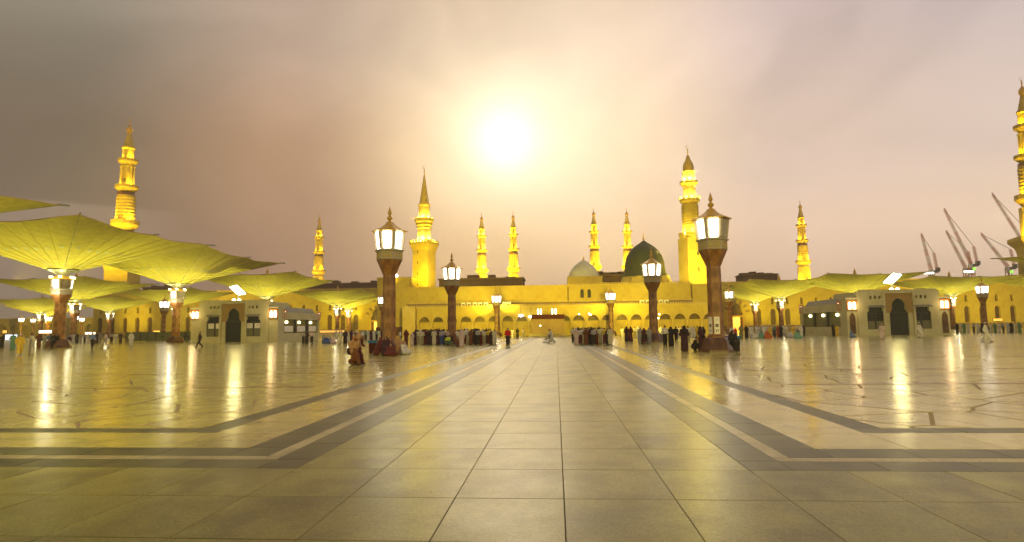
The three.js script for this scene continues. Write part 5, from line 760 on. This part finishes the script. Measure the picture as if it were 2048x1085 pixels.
row([['robe_cap', 1502, 'white white'], ['sitter', 1511, 'white', 1], ['robe', 1518, 'white', -1], ['kneeler', 1523, 'teal', 1], ['robe_scarf', 1529, 'white white'], ['kneeler', 1535, 'orange', 1.2, 1.15], ['robe', 1541, 'yellow'], ['shirt', 1550, 'green dark', -1], ['robe', 1557, 'orange', -1.5], ['robe_cap', 1574, 'cream white', -1], ['sitter', 1581, 'white'], ['robe', 1587, 'yellow', -1.6], ['shirt', 1600, 'pink dark', -2], ['robe_scarf', 1603, 'white white', -2]], 'in crowd left of right kiosk', 'crowd left of the right kiosk', 676, 0.2);
row([1506, 1514, 1521, 1526, 1533, 1539, 1546, 1553, 1561, 1568, 1577, 1584, 1592].map((x, i) => [['robe', 'robe_scarf', 'shirt', 'abaya'][i % 4], x, ['white', 'white white', 'pink grey', 'grey'][i % 4]]), 'in rear crowd left of right kiosk', 'crowd left of the right kiosk', 670.5, 0.4);
person('abaya', 1563, 675, 'black black', 0.2, 'person in a black veil standing clear of the crowd left of the right kiosk', 'people on the plaza', 1.02); person('kneeler', 1595, 677.5, 'teal green', 0, 'person in a green wrap sitting alone left of the right kiosk', 'people on the plaza', 1.15); person('relaxed', 1609, 672, 'dark dark', 0.4, 'person in dark clothes at the left corner of the right kiosk', 'people on the plaza');
person('abaya', 1668, 672.5, 'black black', 0.3, 'person in a black veil before the side windows of the right kiosk', 'people on the plaza'); person('robe', 1675, 672.5, 'yellow', -0.3, 'person in yellow beside the black veil at the right kiosk', 'people on the plaza', 0.95); person('kneeler', 1703, 675.5, 'sky sky', 0.5, 'person in a bright blue wrap sitting before the right kiosk', 'people on the plaza', 1.0);
person('robe_walk', 1766, 679.5, 'pink white', -0.6, 'person in a pinkish robe walking left of the right kiosk door', 'people on the plaza'); person('robe_walk', 1841, 677, 'white white', 0.5, 'person in a white robe walking right of the right kiosk door', 'people on the plaza', 1.05); person('robe_walk', 1974, 685, 'white white', 0.9, 'person in a white robe striding near the right frame edge', 'people on the plaza', 1.05);
row([['abaya', 1856, 'dark'], ['abaya', 1864, 'blue'], ['abaya', 1872, 'black'], ['abaya', 1882, 'plum', 0.3], ['abaya', 1890, 'black'], ['abaya', 1898, 'black', 0.3]], 'in dark group at right kiosk', 'dark group at the right kiosk', 669.4, 0.3);
row([1916, 1923, 1930, 1938, 1949, 1957, 1966, 1984, 1992, 2000, 2008, 2018, 2025, 2033, 2041].map((x, i) => [['robe', 'shirt', 'robe_scarf', 'abaya', 'robe', 'abaya'][(i * 7 + 3) % 6], x, ['white', 'grey dark', 'white white', 'black', 'cream', 'green'][(i * 7 + 3) % 6]]), 'in far crowd right of right kiosk', 'crowd right of the right kiosk', 666.2, 0.2);
// left half
row([['shirt', 606, 'grey dark', 0.3], ['abaya', 613, 'dark'], ['shirt', 623, 'pink dark']], 'before counter of left kiosk', 'people by the left kiosk', 688, 0.5);
row([['sitter', 652, 'blue', 1, 1.15], ['kneeler', 660, 'lavender', 0.6], ['kneeler', 667, 'pink', 0.6]], 'at the white railing', 'people by the left kiosk', 686.5, 0.4);
person('croucher', 646, 687, 'sky khaki', 1.2, 'person in a light blue shirt crouching at the white railing', 'people by the left kiosk', 1.1); person('robe_walk', 679, 689.5, 'cream white', 0.4, 'person in a cream robe walking left of the front couple', 'people on the plaza'); person('abaya', 690, 688, 'dark dark', 0.2, 'person in a dark veil just left of the front couple', 'people on the plaza');
row([696, 702, 725, 731, 737, 742, 748, 753, 758, 764].map((x, i) => [['robe', 'shirt', 'robe_cap', 'abaya'][(i * 3) % 4], x, ['white', 'teal dark', 'white white', 'plum'][(i * 3) % 4]]), 'in crowd behind front couple', 'crowd behind the front couple', 681, Math.PI);
row([672, 683, 705, 713, 722, 728, 734, 740, 745, 751, 757].map((x, i) => [['robe_scarf', 'shirt', 'robe'][i % 3], x, ['white white', 'lavender grey', 'pink'][i % 3]]), 'in rear crowd behind front couple', 'crowd behind the front couple', 676, Math.PI);
person('walker', 398, 696.5, 'dark dark', -1.2, 'person in dark clothes walking at the left corner of the left kiosk', 'people on the plaza', 1.0); person('robe_scarf', 261, 692, 'white white', 0.6, 'person in white standing before the olive fence', 'people on the plaza', 1.05); person('walker', 183, 699.5, 'sky dark', 1.0, 'person in a blue shirt walking right of the largest umbrella trunk', 'people on the plaza', 1.05); person('walker', 210, 697.5, 'pink grey', -0.8, 'person in a pale shirt walking left of the olive fence', 'people on the plaza', 1.05);
person('robe', 61, 709, 'cream', 2.8, 'large person in a cream robe near the left frame edge', 'people on the plaza', 1.06); person('robe_walk', 38, 711, 'yellow white', 0.9, 'person in a yellow robe walking at the left frame edge', 'people on the plaza', 1.02); person('robe', 24, 700, 'teal', 0.3, 'person in pale green at the left frame edge', 'people on the plaza', 1.05);
row([['abaya', 2, 'black', 1], ['abaya', 76, 'brown', 0], ['robe', 88, 'grey', 0], ['abaya', 98, 'blue', 0], ['abaya', 105, 'black', 0.4], ['abaya', 111, 'black', 0.2]], 'in group left of largest umbrella trunk', 'group left of the largest umbrella trunk', 696, 0.4);
row([138, 146, 153, 160, 168, 175, 192, 199, 222, 230, 240].map((x, i) => [['shirt', 'robe', 'abaya', 'shirt'][(i * 5) % 4], x, ['lavender dark', 'white', 'dark', 'grey grey'][(i * 5) % 4]]), 'in crowd right of largest umbrella trunk', 'far crowd on the left', 686.5, 0.3);
row([1025, 1035, 1047].map((x, i) => [['robe', 'abaya', 'shirt'][i], x, ['white', 'dark', 'pink grey'][i]]), 'far off left of ochre booth', 'far people by the arcade', 676.5, Math.PI);
row([1245, 1270, 1276, 1308, 1316, 1322, 1358, 1364, 1384, 1390].map((x, i) => [['robe', 'shirt', 'robe_scarf'][i % 3], x, ['white', 'cream khaki', 'white white'][i % 3]]), 'far off below green dome', 'far people by the arcade', 675.5, Math.PI);
// wheelchairs and a stroller
function wheelchair(px, py, turn, label) {
  const p = ground(px, py), t = thing('wheelchair', label, 'wheelchair', [p.x, 0, p.z], turn, 'wheelchairs');
  for (const s of [-0.3, 0.3]) { const w = part('wheel', new THREE.TorusGeometry(0.29, 0.022, 6, 24).rotateY(Math.PI / 2).translate(s, 0.31, -0.08), M.rubber, t); const g = []; for (let k = 0; k < 8; k++) g.push(bar([s, 0.31, -0.08], [s, 0.31 + 0.28 * Math.sin(k * Math.PI / 4), -0.08 + 0.28 * Math.cos(k * Math.PI / 4)], 0.01)); part('spokes', merge(g), M.metal, w).userData.kind = 'stuff'; part('caster', new THREE.TorusGeometry(0.075, 0.02, 6, 14).rotateY(Math.PI / 2).translate(s * 0.9, 0.095, 0.4), M.rubber, t); part('armrest', bar([s, 0.72, -0.15], [s, 0.72, 0.22], 0.05, 0.03), M.darkMetal, t); part('frame', merge([bar([s, 0.5, -0.2], [s, 0.5, 0.28], 0.03), bar([s, 0.1, 0.4], [s, 0.5, 0.28], 0.03), bar([s, 0.5, -0.2], [s, 0.95, -0.26], 0.03), bar([s, 0.95, -0.26], [s, 0.95, -0.4], 0.03)]), M.metal, t); }
  part('seat', box(0.56, 0.05, 0.46, 0, 0.48, 0.02), paint(COL.dark), t); part('backrest', box(0.56, 0.45, 0.04, 0, 0.52, -0.22), paint(COL.dark), t); part('footrest', box(0.4, 0.03, 0.16, 0, 0.14, 0.46), M.metal, t);
}
wheelchair(1095, 687, -1.3, 'wheelchair pushed by the person in white before the ochre booth'); wheelchair(909, 694, 1.2, 'wheelchair in front of the left worshippers'); wheelchair(1290, 689.2, 2.9, 'wheelchair among the trio by the lamp column before the green dome');
{ const q = ground(909, 694); person('percher', 909, 694, 'brown brown', 1.2, 'person in brown seated in the wheelchair before the left worshippers', 'people on the plaza', 0.92, 0, V(q.x, 0, q.z)); }
{ const p = ground(896, 692.5), t = thing('stroller', 'child stroller with a yellow green hood before the left worshippers', 'stroller', [p.x, 0, p.z], 0.8); part('hood', new THREE.SphereGeometry(0.34, 16, 10, 0, Math.PI * 2, 0, Math.PI * 0.55).translate(0, 0.6, 0), std([0.4, 0.45, 0.03], 0.8), t); part('seat', chamfer(0.46, 0.35, 0.6, 0, 0.3, 0.02, 0.05), paint(COL.green), t); for (const [x, z] of [[-0.24, 0.3], [0.24, 0.3], [-0.24, -0.28], [0.24, -0.28]]) part('wheel', new THREE.TorusGeometry(0.1, 0.03, 6, 16).rotateY(Math.PI / 2).translate(x, 0.13, z), M.rubber, t); for (const x of [-0.22, 0.22]) part('handle_bar', bar([x, 0.35, -0.25], [x, 1.0, -0.5], 0.03), M.metal, t); part('handle', bar([-0.24, 1.0, -0.5], [0.24, 1.0, -0.5], 0.04), M.rubber, t); part('chassis', merge([bar([-0.22, 0.14, 0.3], [-0.22, 0.36, -0.25], 0.03), bar([0.22, 0.14, 0.3], [0.22, 0.36, -0.25], 0.03), bar([-0.22, 0.14, -0.28], [-0.22, 0.34, 0.1], 0.03), bar([0.22, 0.14, -0.28], [0.22, 0.34, 0.1], 0.03)]), M.metal, t); }
console.log('people', nPeople);

scene.fog = new THREE.FogExp2(new THREE.Color(1, 0.94, 0.82), 0.00038); // evening haze over the far minarets and cranes
renderer.render(scene, camera);
